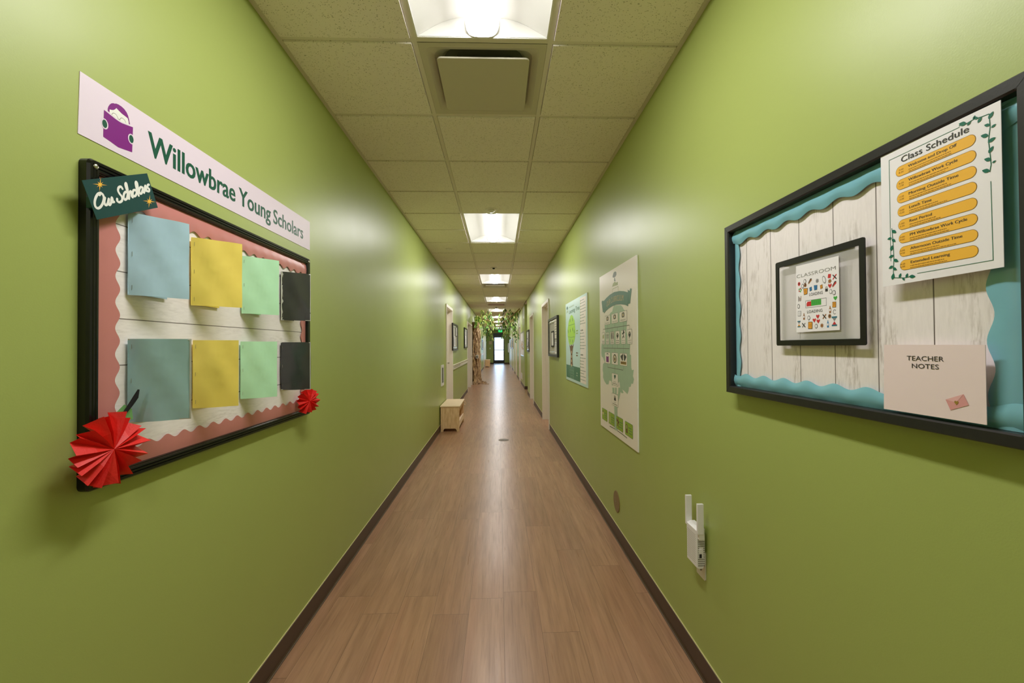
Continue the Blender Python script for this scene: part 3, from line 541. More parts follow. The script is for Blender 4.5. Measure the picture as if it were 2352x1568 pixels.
# ================================================================== ceiling fittings
def make_light(y1):
    y0 = y1-2*T; yc = (y0+y1)/2; x0, x1 = XC-T/2+.0125, XC+T/2-.0125; ya, yb = y0+.0125, y1-.0125
    t = thing('recessed_ceiling_light', '', 'ceiling light', (XC, yc, HC), 'recessed ceiling lights along the corridor')
    h = MB(); Q = lambda u, v, d: (u, v, HC+d); lip = .007
    h.ring(rect(x0, x1, ya, yb), rect(x0+lip, x1-lip, ya+lip, yb-lip), Q, -.001, .012, 'fix')
    h.box(x0, x1, ya, yb, HC+.118, HC+.124, 'fix')
    for p in ((x0, x0+.004, ya, yb), (x1-.004, x1, ya, yb), (x0, x1, ya, ya+.004), (x0, x1, yb-.004, yb)): h.box(*p, HC+.011, HC+.119, 'fix')
    h.build('housing', t)
    N = 10
    for s in (-1, 1):
        r = MB(); pr = []
        for i in range(N+1):
            a = i/N; x = .285-(.285-.082)*a; z = .003+.082*math.sin(a*math.pi/2)
            pr.append((XC+s*x, HC+z))
        vs = [(x, y, z) for y in (ya+lip, yb-lip) for x, z in pr]; n = N+1
        r.add(vs, [(i, i+1, n+i+1, n+i) for i in range(N)], 'fix'); r.build('reflector', t, smooth=True)
    for ys in (ya+lip, yb-lip-.003):
        e = MB(); pr = [(XC+sx*(.285-(.285-.075)*i/N), HC+.002+.084*math.sin(i/N*math.pi/2)) for sx in (-1, 1) for i in (range(N+1) if sx < 0 else range(N, -1, -1))]
        e.prism([(x, z) for x, z in pr], lambda u, v, d: (u, ys+d, v), 0, .003, 'fix'); e.build('end_plate', t)
    l = MB(); se = lambda v: math.copysign(abs(v)**.62, v)
    pr = [(XC+.073*se(math.cos(math.pi+math.pi*i/14)), HC+.077+.083*se(math.sin(math.pi+math.pi*i/14))) for i in range(15)]
    y_a, y_b = ya+lip+.012, yb-lip-.012; n = 15
    l.add([(x, y, z) for y in (y_a, y_b) for x, z in pr], [(i, i+1, n+i+1, n+i) for i in range(4, 10)], 'glow')
    l.add([(x, y, z) for y in (y_a, y_b) for x, z in pr], [(i, i+1, n+i+1, n+i) for i in (0, 1, 2, 3, 10, 11, 12, 13)]+[(0, n, 2*n-1, n-1)], 'glowside')
    l.build('diffuser', t, smooth=True)
    for y_ in (y_a-.005, y_b):
        l = MB(); l.prism([(XC+(x-XC)*1.03, z) for x, z in pr], lambda u, v, d: (u, y_+d, v), 0, .005, 'fix'); l.build('diffuser_cap', t)
    return t
WH = ['behind the camera position, out of view', 'nearest the camera, cut by the top of the picture', 'second from the camera, with a white dome sensor just before it', 'third from the camera, with a plate diffuser right behind it', 'fourth from the camera, just before the return grille',
      'fifth from the camera, just above the hanging leaves', 'sixth from the camera, seen between the hanging leaves', 'seventh from the camera, behind the hanging leaves', 'eighth from the camera, far behind the leaves', 'farthest from the camera, next to the exit sign']
def copy_thing(o, loc, label):
    r = o.copy(); C.objects.link(r); r.location = loc; r['label'] = label
    for ch in list(o.children):
        c = ch.copy(); C.objects.link(c); c.parent = r
        for gch in ch.children:
            dd = gch.copy(); C.objects.link(dd); dd.parent = c
    return r
L0 = make_light(LIGHTS[0])
for i, y in enumerate(LIGHTS):
    lab = 'recessed white ceiling light '+WH[i]
    if i == 0: L0['label'] = lab
    else: copy_thing(L0, (XC, y-T, HC), lab)
def make_diffuser(y0, label):
    t = thing('ceiling_air_diffuser', label, 'air diffuser', (XC, y0+T/2, HC), 'square plate air diffusers in the ceiling')
    x0, x1, ya, yb = XC-T/2+.0125, XC+T/2-.0125, y0+.0125, y0+T-.0125; cx, cy = XC, y0+T/2
    p = MB(); prof = [(.292, -.001), (.262, .000), (.232, .012), (.205, .035), (.195, .055)]
    rings = [[(cx+u, cy+v, HC+z) for u, v in rrect(-r, r, -r, r, .002+.10*k/4 if k else .002)] for k, (r, z) in enumerate(prof)]
    n = len(rings[0]); vs = [v for r_ in rings for v in r_]
    p.add(vs, [(i*n+j, i*n+(j+1) % n, (i+1)*n+(j+1) % n, (i+1)*n+j) for i in range(len(prof)-1) for j in range(n)], 'diffgrey'); p.build('pan', t, smooth=False)
    p = MB(); p.box(cx-.2, cx+.2, cy-.2, cy+.2, HC+.054, HC+.058, 'recess'); p.build('duct_neck', t)
    p = MB(); p.prism(rrect(cx-.218, cx+.218, cy-.218, cy+.218, .022), lambda u, v, d: (u, v, HC-d), .012, .020, 'diffgrey'); p.build('face_plate', t, bevel=.002)
    for sx in (-1, 1):
        for sy in (-1, 1):
            p = MB(); p.tube([(cx+sx*.13, cy+sy*.13, HC-.013), (cx+sx*.13, cy+sy*.13, HC+.055)], .003, 'metal'); p.build('hanger_rod', t)
    return t
make_diffuser(DIFF[0], 'square flat plate air diffuser right behind the nearest ceiling light')
make_diffuser(DIFF[1], 'square flat plate air diffuser right behind the third ceiling light')
t = thing('return_air_grille', 'silver louvred return grille in the ceiling behind the fourth light', 'air grille', (XC, DIFF[2]+T/2, HC)); y0 = DIFF[2]
p = MB(); p.ring(rect(XC-.292, XC+.292, y0+.0125, y0+T-.0125), rect(XC-.255, XC+.255, y0+.05, y0+T-.05), lambda u, v, d: (u, v, HC-d), -.01, .002, 'diffgrey'); p.build('frame', t)
for k in range(12):
    yy = y0+.06+k*.042; p = MB(); p.add([(XC-.255, yy, HC+.02), (XC+.255, yy, HC+.02), (XC+.255, yy+.034, HC-.002), (XC-.255, yy+.034, HC-.002), (XC-.255, yy, HC+.0215), (XC+.255, yy, HC+.0215), (XC+.255, yy+.034, HC-.0005), (XC-.255, yy+.034, HC-.0005)], [(0, 1, 2, 3), (4, 5, 6, 7), (0, 1, 5, 4), (2, 3, 7, 6), (0, 3, 7, 4), (1, 2, 6, 5)], 'metal'); p.build('slat', t)
p = MB(); p.box(XC-.26, XC+.26, y0+.045, y0+T-.045, HC+.06, HC+.065, 'dark'); p.build('duct_neck', t)
CP = lambda x, y: (lambda u, v, d: (x+u, y+v, HC-.007-d))
for x, y, lab in ((-.68, 5.9, 'nearer flat round sprinkler cover plate in the left column of ceiling tiles'), (-.672, 10.15, 'second flat round sprinkler cover plate in the left column of ceiling tiles'), (-.67, 14.4, 'third flat round sprinkler cover plate, left of the fifth ceiling light')):
    o = MB().lathe([(.045, -.002), (.045, .004), (.042, .006)], CP(x, y), 'plate', 24).build('ceiling_sprinkler_cover'); tag(o, lab, 'sprinkler cover', 'sprinkler cover plates')
for x, y, lab in ((-.065, 4.19, 'white dome sensor on the ceiling just before the second light'), (-.075, 7.28, 'small white sprinkler head on the ceiling just before the third light'), (-.07, 14.5, 'small sprinkler head on the ceiling just before the fifth light')):
    t = thing('ceiling_sensor' if y < 5 else 'ceiling_sprinkler', lab, 'sensor' if y < 5 else 'sprinkler', (x, y, HC-.007))
    MB().lathe([(.06, -.001), (.06, .003), (.045, .008)], CP(x, y), 'plate', 24).build('escutcheon', t)
    if y < 5: MB().lathe([(.032, .008), (.032, .014), (.028, .024), (.018, .031), (.004, .034)], CP(x, y), 'plastic', 24).build('dome', t, smooth=True)
    else:
        MB().lathe([(.022, .008), (.020, .022), (.012, .026)], CP(x, y), 'dark', 16).build('body', t); MB().lathe([(.026, .034), (.030, .037), (.026, .040)], CP(x, y), 'plastic', 20).build('deflector', t)
        q = MB(); q.tube([(x, y, HC-.033), (x, y, HC-.041)], .006, 'dark'); q.build('stem', t)
# ================================================================== left wall: banner and notice board
t = thing('banner_sign', 'long pale pink wall banner with green lettering and a purple child reading', 'sign', LP(1.61, 1.89, 0))
b = MB(); b.prism([(1.009, 1.889), (2.219, 1.891), (2.219, 2.038), (1.013, 2.037)], LP, .0, .0015, 'banner')
BP = lambda u, v, d: LP(u, v, .0015+(d-.002)*.15); b.build('panel', t)
b = MB(); sY = (2.142-1.2045)
for k in (-1, 0, 1):          # a heavy face: three passes a hair apart
    e = k*.0011; dd = .0018+k*.00004
    text(b, 'Willowbrae', LP, 1.2057+e, 1.5970+e, 1.930, 1.9945, dd, 'dgreen', .012)
    text(b, 'Young', LP, 1.6182+e, 1.8410+e, 1.930, 1.9925, dd, 'dgreen', .012)
    text(b, 'Scholars', LP, 1.8632+e, 2.1420+e, 1.931, 1.9905, dd, 'dgreen', .010)
b.build('lettering', t)
b = MB()
b.flat(PT['hair'], BP, .0030, 'purple'); b.flat(PT['face'], BP, .0034, 'offwhite'); b.flat(PT['book'], BP, .0040, 'purple')
for k in ('gl1', 'gl2'): b.stroke(PT[k], .0011, BP, .0037, 'inkgrey', 3)
for k in ('hand1', 'hand2'):
    c, u, r = PT[k]; rx = abs(r[0]-c[0]); rz = abs(u[1]-c[1])
    b.flat(ell(c[0], c[1], rx*1.45, rz*1.3), BP, .0044, 'banner'); b.flat(ell(c[0], c[1], rx, rz), BP, .0048, 'dgreen')
b.build('reading_child_emblem', t)

B0 = LP(1.6, 1.05, 0)
t = thing('bulletin_board', 'black metal framed notice board with a scalloped dusty rose border under the banner', 'notice board', B0)
Y0, Y1, Z0, Z1 = 1.012, 2.173, 1.056, 1.837
f = MB()
lv = [(0, .0), (0, .018), (.004, .024), (.010, .024), (.0115, .0215), (.0135, .024), (.018, .024), (.0195, .0215), (.0215, .024), (.026, .0235), (.0275, .020), (.030, .020), (.032, .012)]
rings = [[LP(u, v, d) for u, v in rrect(Y0+o, Y1-o, Z0+o, Z1-o, max(.014-o, .0015), 4)] for o, d in lv]
n = len(rings[0]); f.add([v for r in rings for v in r], [(i*n+j, i*n+(j+1) % n, (i+1)*n+(j+1) % n, (i+1)*n+j) for i in range(len(lv)-1) for j in range(n)], 'black'); f.build('frame', t)
b = MB(); b.prism(rect(Y0+.03, Y1-.03, Z0+.03, Z1-.03), LP, .002, .0115, 'planksL'); b.build('backing', t)
def scallop(P, a, b, fixed, w, axis, flip, mtl, d0, bulge, per, amp, phase=0):
    """scalloped card strip: a..b along the edge, straight side at FIXED, width W, gently bowed"""
    m = MB(); N = max(12, int((b-a)/per*14)); K = 4; vs = []
    for i in range(N+1):
        s = a+(b-a)*i/N; ww = w+amp*math.cos((s+phase)*2*math.pi/per)
        for k in range(K+1):
            e = fixed+(ww*k/K)*flip; d = d0+bulge*math.sin(math.pi*k/K)+(.003*k/K if bulge else .002*k/K)
            vs.append(P(s, e, d) if axis == 'h' else P(e, s, d))
    m.add(vs, [(i*(K+1)+k, i*(K+1)+k+1, (i+1)*(K+1)+k+1, (i+1)*(K+1)+k) for i in range(N) for k in range(K)], mtl); return m
A, Bq, Ca, Da = Y0+.0315, Y1-.0315, Z0+.0315, Z1-.0315
for args, nm in ((((A, Bq, Da, .055, 'h', -1, 'pink', .0135, .003, .0655, -.0068, .01)), 'border_strip'), ((A, Bq, Ca, .049, 'h', 1, 'pink', .0135, .001, .0655, -.0068, .02), 'border_strip'),
                 ((Ca, Da, A, .054, 'v', 1, 'pink', .0128, .001, .0655, -.0068, .0), 'border_strip'), ((Ca, Da, Bq, .05, 'v', -1, 'pink', .0128, .001, .0655, -.0068, .03), 'border_strip')):
    o = scallop(LP, *args).build(nm, t, smooth=True)
for (y, z) in ((Y0+.017, Z1-.017), (Y0+.017, Z0+.017), (Y1-.017, Z1-.017), (Y1-.017, Z0+.017)):
    MB().lathe([(.0065, .022), (.0065, .025), (.004, .0268)], shift(LP, y, z), 'screw', 16).build('screw', t, smooth=True)

# eight stapled paper booklets whose front leaf stands open
def booklet(name, m, yl, zt, zb, yr, off, label, torn=False, lam=False):
    t = thing(name, label, 'paper booklet', LP(yl, zb, .018), 'coloured paper booklets stapled on the rose bordered board')
    s = MB(); N = 10; x0, x1 = .0185, off
    L_ = math.hypot(yr-yl, x1-x0)
    def pos(a, z, dd=0):
        sag = .006*math.sin(a*math.pi)+.002*math.sin(a*9+z*40)
        ny, nx = -(x1-x0)/L_, (yr-yl)/L_
        return LP(yl+(yr-yl)*a+ny*(sag+dd), z, x0+(x1-x0)*a+nx*(sag+dd))
    Mz = 6
    g = [[pos(i/N, zb+(zt-zb)*j/Mz) for j in range(Mz+1)] for i in range(N+1)]; h = [[pos(i/N, zb+(zt-zb)*j/Mz, -.0007) for j in range(Mz+1)] for i in range(N+1)]
    q = Mz+1; s.add([v for r in g for v in r], [(i*q+j, i*q+j+1, (i+1)*q+j+1, (i+1)*q+j) for i in range(N) for j in range(Mz)], m)
    s.add([v for r in h for v in r], [(i*q+j, i*q+j+1, (i+1)*q+j+1, (i+1)*q+j) for i in range(N) for j in range(Mz)], m)
    s.build('front_leaf', t, smooth=True)
    bk = MB(); w = L_*.98; bk.prism(rect(yl, yl+w, zb+.003, zt-.004), LP, .0178, .0184, m); bk.build('back_leaf', t)
    for zz in (zt-.02, zb+.02, (zt+zb)/2):
        st = MB(); p0 = pos(.06, zz, .0012); st.tube([pos(.06, zz-.006, .001), pos(.06, zz+.006, .001)], .0004, 'metal', 6); st.build('staple', t)
    if torn:
        e = MB(); pts = []; R2 = random.Random(3)
        for k in range(19):
            z = zb+(zt-zb)*k/18; pts.append((.03+R2.random()*.055*(1 if k % 2 else .35), z))
        vs = [pos(0, z, .0009) for _, z in pts]+[pos(a, z, .0009) for a, z in pts]; n = len(pts)
        e.add(vs, [(i, i+1, n+i+1, n+i) for i in range(n-1)], 'lam'); e.build('torn_edge', t)
    if torn or lam:
        e = MB(); vs = []
        fr = [(.0, 0), (1.0, 0), (1.0, 1), (0, 1)]; inn = [(.0, .012), (.975, .012), (.975, .985), (0, .985)]
        vs = [pos(a, zb+(zt-zb)*b_, .0011) for a, b_ in fr+inn]; e.add(vs, [(0, 1, 5, 4), (1, 2, 6, 5), (2, 3, 7, 6)], 'lam'); e.build('laminate_rim', t)
booklet('paper_booklet', 'pblue', 1.123, 1.742, 1.528, 1.231, .096, 'light blue matt paper booklet, leftmost of the upper row')
booklet('paper_booklet', 'pyellow', 1.348, 1.735, 1.523, 1.438, .121, 'yellow paper booklet in the upper row beside the light blue one')
booklet('paper_booklet', 'pgreen', 1.608, 1.733, 1.518, 1.703, .107, 'mint green paper booklet in the upper row, between yellow and black')
booklet('paper_booklet', 'pblack', 1.893, 1.725, 1.511, 1.969, .114, 'black paper booklet with a torn left edge, end of the upper row', torn=True)
booklet('paper_booklet', 'pblue2', 1.124, 1.4145, 1.1987, 1.18, .139, 'glossy laminated blue booklet, leftmost of the lower row above the big red rosette', lam=True)
booklet('paper_booklet', 'pyellow', 1.357, 1.4145, 1.2017, 1.413, .125, 'yellow paper booklet in the lower row beside the glossy blue one')
booklet('paper_booklet', 'pgreen', 1.602, 1.4135, 1.2007, 1.677, .113, 'mint green paper booklet in the lower row, between yellow and black')
booklet('paper_booklet', 'pblack', 1.893, 1.4135, 1.2047, 1.904, .143, 'black paper booklet with straight edges, end of the lower row above the small rosette', lam=True)

t = thing('lettered_card', 'tilted dark green card with white script words and gold stars on the board corner', 'card', LP(1.085, 1.69, .03))
c = PT['card']; m = MB(); m.prism([c[3], c[2], c[1], c[0]], LP, .0385, .0395, 'card'); m.build('panel', t)
m = MB(); m.box(XL+.0245, XL+.0385, 1.005, 1.03, 1.715, 1.74, 'card'); m.build('spacer', t)
m = MB()
for i in range(10): m.stroke(PT['s%d' % i], .0058, LP, .0397, 'offwhite', 4)
m.build('lettering', t)
for k in ('star1', 'star2'):
    m = MB(); m.flat(PT[k], LP, .03965, 'gold'); cx = sum(p[0] for p in PT[k])/16; cz = sum(p[1] for p in PT[k])/16
    m.flat([(cx+(a-cx)*1.12, cz+(b_-cz)*1.12) for a, b_ in PT[k]], LP, .03955, 'goldpink'); m.build('star', t)

def rosette(label, yc, zc, off, r, turn, nple, seed, dep):
    t = thing('paper_rosette', label, 'paper rosette', LP(yc, zc, .025), 'red pleated paper rosettes on the left board')
    q = random.Random(seed); m = MB(); ct, s_ = math.cos(turn), math.sin(turn)
    def P(u, v, d): return LP(yc+u*ct-d*s_, zc+v, off+u*s_+d*ct)
    n = nple*2; cen = [P(0, 0, .012)]; mid = []; out = []
    for i in range(n):
        a = 2*math.pi*i/n+q.uniform(-.10, .10); up = i % 2 == 0
        rr = r*q.uniform(.92, 1.06)*(1 if up else .97)
        d = (dep if up else -dep)*q.uniform(.6, 1.5)
        mid.append(P(rr*.5*math.cos(a), rr*.5*math.sin(a), .010+d*.42)); out.append(P(rr*math.cos(a), rr*math.sin(a), q.uniform(-.004, .004)+d))
    vs = cen+mid+out; fs = []
    for i in range(n):
        j = (i+1) % n; fs += [(0, 1+i, 1+j), (1+i, 1+n+i, 1+n+j, 1+j)]
    m.add(vs, fs, 'red'); o = m.build('pleated_disc', t)
    sm = o.modifiers.new('thickness', 'SOLIDIFY'); sm.thickness = .0006
    m = MB(); m.tube([LP(yc, zc, .022), P(0, 0, .006)], .012, 'red', 10); m.build('backing_tab', t)
    return t, P
t, P = rosette('large red pleated paper rosette on the lower near corner of the left board', 1.022, 1.155, .064, .083, .04, 19, 5, .016)
m = MB(); m.tube([LP(1.06, 1.225, .060), LP(1.083, 1.252, .062), LP(1.094, 1.268, .064), LP(1.100, 1.286, .066)], [.0035, .005, .0055, .002], 'chenille', 8); m.build('stem', t)
m = MB(); m.add([LP(1.055, 1.235, .05), LP(1.075, 1.252, .052), LP(1.097, 1.238, .052), LP(1.103, 1.212, .05), LP(1.09, 1.21, .05)], [(0, 1, 2, 3, 4)], 'leafgreen'); m.build('leaf', t)
rosette('small red pleated paper rosette on the lower far corner of the left board', 2.063, 1.135, .062, .059, .55, 13, 9, .014)

# ================================================================== left wall, farther along
def small_board(side, y0, y1, z0, z1, label, border='palegloss'):
    P = LP if side == 'L' else RP
    t = thing('bulletin_board', label, 'notice board', P((y0+y1)/2, z0, 0))
    f = MB(); f.ring(rect(y0, y1, z0, z1), rect(y0+.035, y1-.035, z0+.035, z1-.035), P, 0, .032, 'blackwood'); f.build('frame', t)
    f = MB(); f.prism(rect(y0+.03, y1-.03, z0+.03, z1-.03), P, .002, .014, 'planksS'); f.build('backing', t)
    a, b, c, d = y0+.036, y1-.036, z0+.036, z1-.036
    for ar in ((a, b, d, .045, 'h', -1), (a, b, c, .045, 'h', 1), (c, d, a, .045, 'v', 1), (c, d, b, .045, 'v', -1)):
        scallop(P, *ar, border, .0165, .004, .075, -.006).build('border_strip', t, smooth=True)
    return t, P
def notice(P, y0, y1, z0, z1, label, m='sheet', rim=None):
    t = thing('notice_sheet', label, 'notice', P((y0+y1)/2, z0, .015))
    s = MB(); s.prism(rect(y0, y1, z0, z1), P, .022, .0235, m); s.build('paper', t)
    if rim: s = MB(); s.ring(rect(y0, y1, z0, z1), rect(y0+.02, y1-.02, z0+.02, z1-.02), P, .022, .026, rim); s.build('rim', t)
    else:
        s = MB()
        for k in range(6): bars(s, P, y0+(y1-y0)*.12, y1-(y1-y0)*.12, z1-(z1-z0)*(.14+.13*k), .008, .0238, 'inkgrey')
        s.build('lettering', t)
    return t
_, P = small_board('L', 8.87, 9.92, 1.312, 1.892, 'black framed notice board above the white rail, nearer one on the left wall')
notice(P, 9.1, 9.4, 1.40, 1.62, 'pale notice sheet low on the first board above the white rail'); notice(P, 9.5, 9.75, 1.62, 1.84, 'grey edged notice sheet high on the first board above the white rail', rim='slot')
_, P = small_board('L', 11.9, 12.95, 1.35, 1.935, 'black framed notice board above the white rail, half hidden by the second left door frame')
notice(P, 12.1, 12.5, 1.45, 1.7, 'pale notice sheet on the half hidden board beside the second left door')
def rail(y0, y1, z0, z1, label, hooks):
    t = thing('wall_rail', label, 'wall rail', LP((y0+y1)/2, z0, 0))
    m = MB(); m.prism(rect(y0, y1, z0, z1), LP, 0, .022, 'white_paint'); m.build('board', t, bevel=.003)
    m = MB()
    for k in range(hooks): y = y0+.12+k*.14; m.prism(rect(y, y+.05, z0+.022, z0+.062), LP, .0215, .0232, 'slot')
    m.build('slots', t)
    m = MB(); m.prism(rect(y0, y1, z1-.012, z1), LP, .018, .034, 'white_paint'); m.build('lip', t)
rail(8.97, 13.17, .91, 1.01, 'long white slotted wall rail between the first and second left doors', 11)
rail(22.9, 26.9, .9, 1.0, 'short white rail on the far left wall behind the paper tree', 6)
t = thing('wall_grille', 'white framed slotted vent low on the left wall before the first door', 'vent grille', LP(7.33, .725, 0))
m = MB(); m.ring(rect(7.19, 7.485, .725, 1.08), rect(7.235, 7.44, .77, 1.035), LP, 0, .014, 'plastic'); m.build('frame', t)
m = MB(); m.prism(rect(7.23, 7.445, .765, 1.04), LP, .001, .003, 'dark'); m.build('duct', t)
for k in range(9): m = MB(); m.prism(rect(7.235, 7.44, .785+k*.028, .793+k*.028), LP, .003, .011, 'slot'); m.build('slat', t)

def bench(x0, x1, y0, y1, h, label, loop=False):
    t = thing('storage_bench', label, 'bench', ((x0+x1)/2, (y0+y1)/2, 0), 'pale wooden storage benches on the left'); th = .018
    m = MB(); m.box(x0-.008, x1+.012, y0-.012, y1+.012, h-.02, h, 'pinetop'); m.build('top', t, bevel=.003)
    w = x1-x0
    for ya in (y0, y1-th):
        pts = [(x0, 0), (x0+w*.135, 0)]+[(x0+w*.135+w*.11*(1-math.cos(a*math.pi/12)), .05*math.sin(a*math.pi/12)) for a in range(1, 7)]+[(x1-w*.135-w*.11*(1-math.cos(a*math.pi/12)), .05*math.sin(a*math.pi/12)) for a in range(6, 0, -1)]+[(x1-w*.135, 0), (x1, 0), (x1, h-.02), (x0, h-.02)]
        m = MB(); m.prism(pts, lambda u, v, d: (u, ya+d, v), 0, th, 'pine'); m.build('end_panel', t)
    m = MB(); m.box(x1-th-.004, x1-.004, y0+th, y1-th, h-.085, h-.02, 'pine'); m.build('apron', t)
    m = MB(); m.box(x0+.01, x1-.006, y0+th, y1-th, .115, .13, 'pinetop'); m.build('shelf', t)
    m = MB(); m.box(x1-th-.002, x1-.002, y0+th, y1-th, .07, .165, 'pinetop'); m.build('shelf_lip', t)
    m = MB(); m.box(x0, x0+.01, y0+th, y1-th, .1, h-.02, 'pine'); m.build('back_panel', t)
    if loop:
        m = MB(); m.tube([(x1+.004, y1-.02, h-.03), (x1+.03, y1-.02, h-.05), (x1+.045, y1-.02, h-.085), (x1+.028, y1-.02, h-.105), (x1+.004, y1-.02, h-.09)], .005, 'pinetop', 8); m.build('cord_loop', t)
bench(-.955, -.651, 7.0, 7.9, .423, 'pale wooden storage bench with arched feet against the near left wall', True)
bench(-.935, -.60, 28.9, 29.9, .5, 'small pale wooden box bench at the far end before the exit door')

# ================================================================== paper tree and hanging leaves
TX, TY, TR, TH = -.955, 16.45, .25, 2.31
t = thing('paper_tree', 'floor to ceiling tree trunk of crumpled brown kraft paper with a leafy top', 'paper tree', (TX, TY, 0))
m = MB(); NA, NZ = 72, 90; vs = []
for j in range(NZ+1):
    z = TH*j/NZ; flare = .05*math.exp(-z/.12)
    for i in range(NA):
        a = 2*math.pi*i/NA; tw = a+.35*z+.25*noise.noise(Vector((math.cos(a)*2, math.sin(a)*2, z*2)))
        f = .050*noise.noise(Vector((math.cos(tw)*5, math.sin(tw)*5, z*1.1)))+.026*noise.noise(Vector((math.cos(tw)*13, math.sin(tw)*13, z*3.2)))+.016*noise.noise(Vector((math.cos(a)*22, math.sin(a)*22, z*11)))
        r = TR+f+flare; vs.append((max(XL+.006, TX+r*math.cos(a)), TY+r*2.75*math.sin(a), z))
m.add(vs, [(j*NA+i, j*NA+(i+1) % NA, (j+1)*NA+(i+1) % NA, (j+1)*NA+i) for j in range(NZ) for i in range(NA)]+[tuple(range(NZ*NA, NZ*NA+NA))], 'kraft'); m.build('trunk', t)
q = random.Random(11)
for k in range(9):
    a = -1.35+k*.26; m = MB(); p = []; rr = []; ln = q.uniform(.16, .36) if k != 2 else .55
    for i in range(9):
        s = i/8; d = TR*.8+ln*s; aa = a+.25*math.sin(s*5+k); p.append((max(XL+.045, TX+d*math.cos(aa)), TY+d*math.sin(aa)*1.6, .05*(1-s)**2+.022+.01*math.sin(s*9+k))); rr.append(.03*(1-s*.7)*(1+.2*math.sin(i*2.1)))
    m.tube(p, rr, 'kraft', 7); m.build('root', t)
def leaf(m, base, direc, ln, w, mt, nrm=None):
    d = Vector(direc).normalized(); s = d.cross(Vector((q.uniform(-.6, .6), -1, q.uniform(-.3, .3)))).normalized(); n_ = d.cross(s); b = Vector(base)
    prof = [(0, 0), (.25, .75), (.5, 1), (.75, .7), (1, 0)]; vs = []
    for u, v in prof:
        c = b+d*ln*u-n_*.12*ln*u*u; vs += [c+s*w*v*.5+n_*w*.12*v, c, c-s*w*v*.5+n_*w*.12*v]
    fs = []
    for i in range(4): fs += [(3*i, 3*i+1, 3*i+4, 3*i+3), (3*i+1, 3*i+2, 3*i+5, 3*i+4)]
    m.add(vs, fs, mt)
def lm(p=(3, 4, 3, 1)): return 'leaf%d' % q.choices([0, 1, 2, 3], p)[0]
m = MB()
for k in range(170):
    a = q.uniform(-1.57, .8); r = q.uniform(.05, .30); z = q.uniform(2.12, 2.52)
    x = max(XL+.12, TX+r*math.cos(a)); leaf(m, (x, TY+r*2.3*math.sin(a)-.25, z), (q.uniform(-.2, .7), -.5, q.uniform(-1, .3)), q.uniform(.10, .17), q.uniform(.05, .085), lm((1, 3, 7, 0)))
m.build('foliage', t)
o = thing('outlet_box', 'small white outlet box fixed on the paper tree trunk', 'outlet box', (-.80, 15.84, 1.0))
m = MB(); m.box(-.845, -.755, 15.76, 15.90, .955, 1.085, 'plastic'); m.build('body', o, bevel=.004); m = MB(); m.box(-.83, -.77, 15.755, 15.761, .975, 1.06, 'slot'); m.build('socket', o)
def curve_pts(a, b, sag, n=12):
    return [tuple(Vector(a).lerp(Vector(b), i/n)-Vector((0, 0, sag*math.sin(math.pi*i/n)))) for i in range(n+1)]
def branch(label, a, b, nleaf, sag, r0=.02, r1=.008, mix=(3, 4, 3, 2), hang=True):
    t = thing('leafy_branch', label, 'branch', a, 'bare twigs with leaves across the ceiling')
    p = curve_pts(a, b, sag); m = MB(); m.tube(p, [r0+(r1-r0)*i/12 for i in range(13)], 'bark', 8); m.build('twig', t)
    m = MB()
    for k in range(nleaf):
        c = Vector(p[q.randint(0, 12)]); leaf(m, c+Vector((q.uniform(-.04, .04), q.uniform(-.04, .04), q.uniform(-.03, .01))), (q.uniform(-.5, .5), q.uniform(-.4, .4), -1), q.uniform(.1, .16), q.uniform(.03, .055), lm(mix))
    m.build('foliage', t)
    if hang:
        for i in (3, 9):
            m = MB(); m.tube([p[i], (p[i][0], p[i][1], HC)], .002, 'dark', 5); m.build('hanging_wire', t)
branch('dark twig with leaves rising to the ceiling on the right', (.10, 15.2, 2.20), (.76, 15.1, 2.735), 26, .03, .012, .02, (6, 4, 2, 3))
branch('pale twig with yellow green leaves reaching right from the paper tree', (-.72, 16.3, 2.45), (-.12, 15.3, 2.235), 30, -.03, .022, .012, (1, 3, 7, 0))
branch('thin twig crossing the middle of the corridor below the ceiling', (-.20, 16.4, 2.16), (.30, 16.0, 2.24), 12, .02, .010, .010, (4, 3, 2, 2))
def garland(label, x, y, ztop, length, n, mix, spread=.05):
    t = thing('hanging_garland', label, 'leaf garland', (x, y, ztop), 'leaf garlands hanging from the corridor ceiling')
    p = [(x+.05*math.sin(i*.9+x*9), y+.02*math.cos(i*.7), ztop-length*i/10) for i in range(11)]
    m = MB(); m.tube(p, .004, 'bark', 6); m.build('stem', t)
    m = MB()
    for k in range(n):
        c = Vector(p[q.randint(0, 10)]); s = 1 if k % 2 else -1
        leaf(m, c, (s*q.uniform(.1, .6), q.uniform(-.4, .3), q.uniform(-1, -.6)), q.uniform(.11, .17), q.uniform(.034, .054), lm(mix))
    m.build('foliage', t)
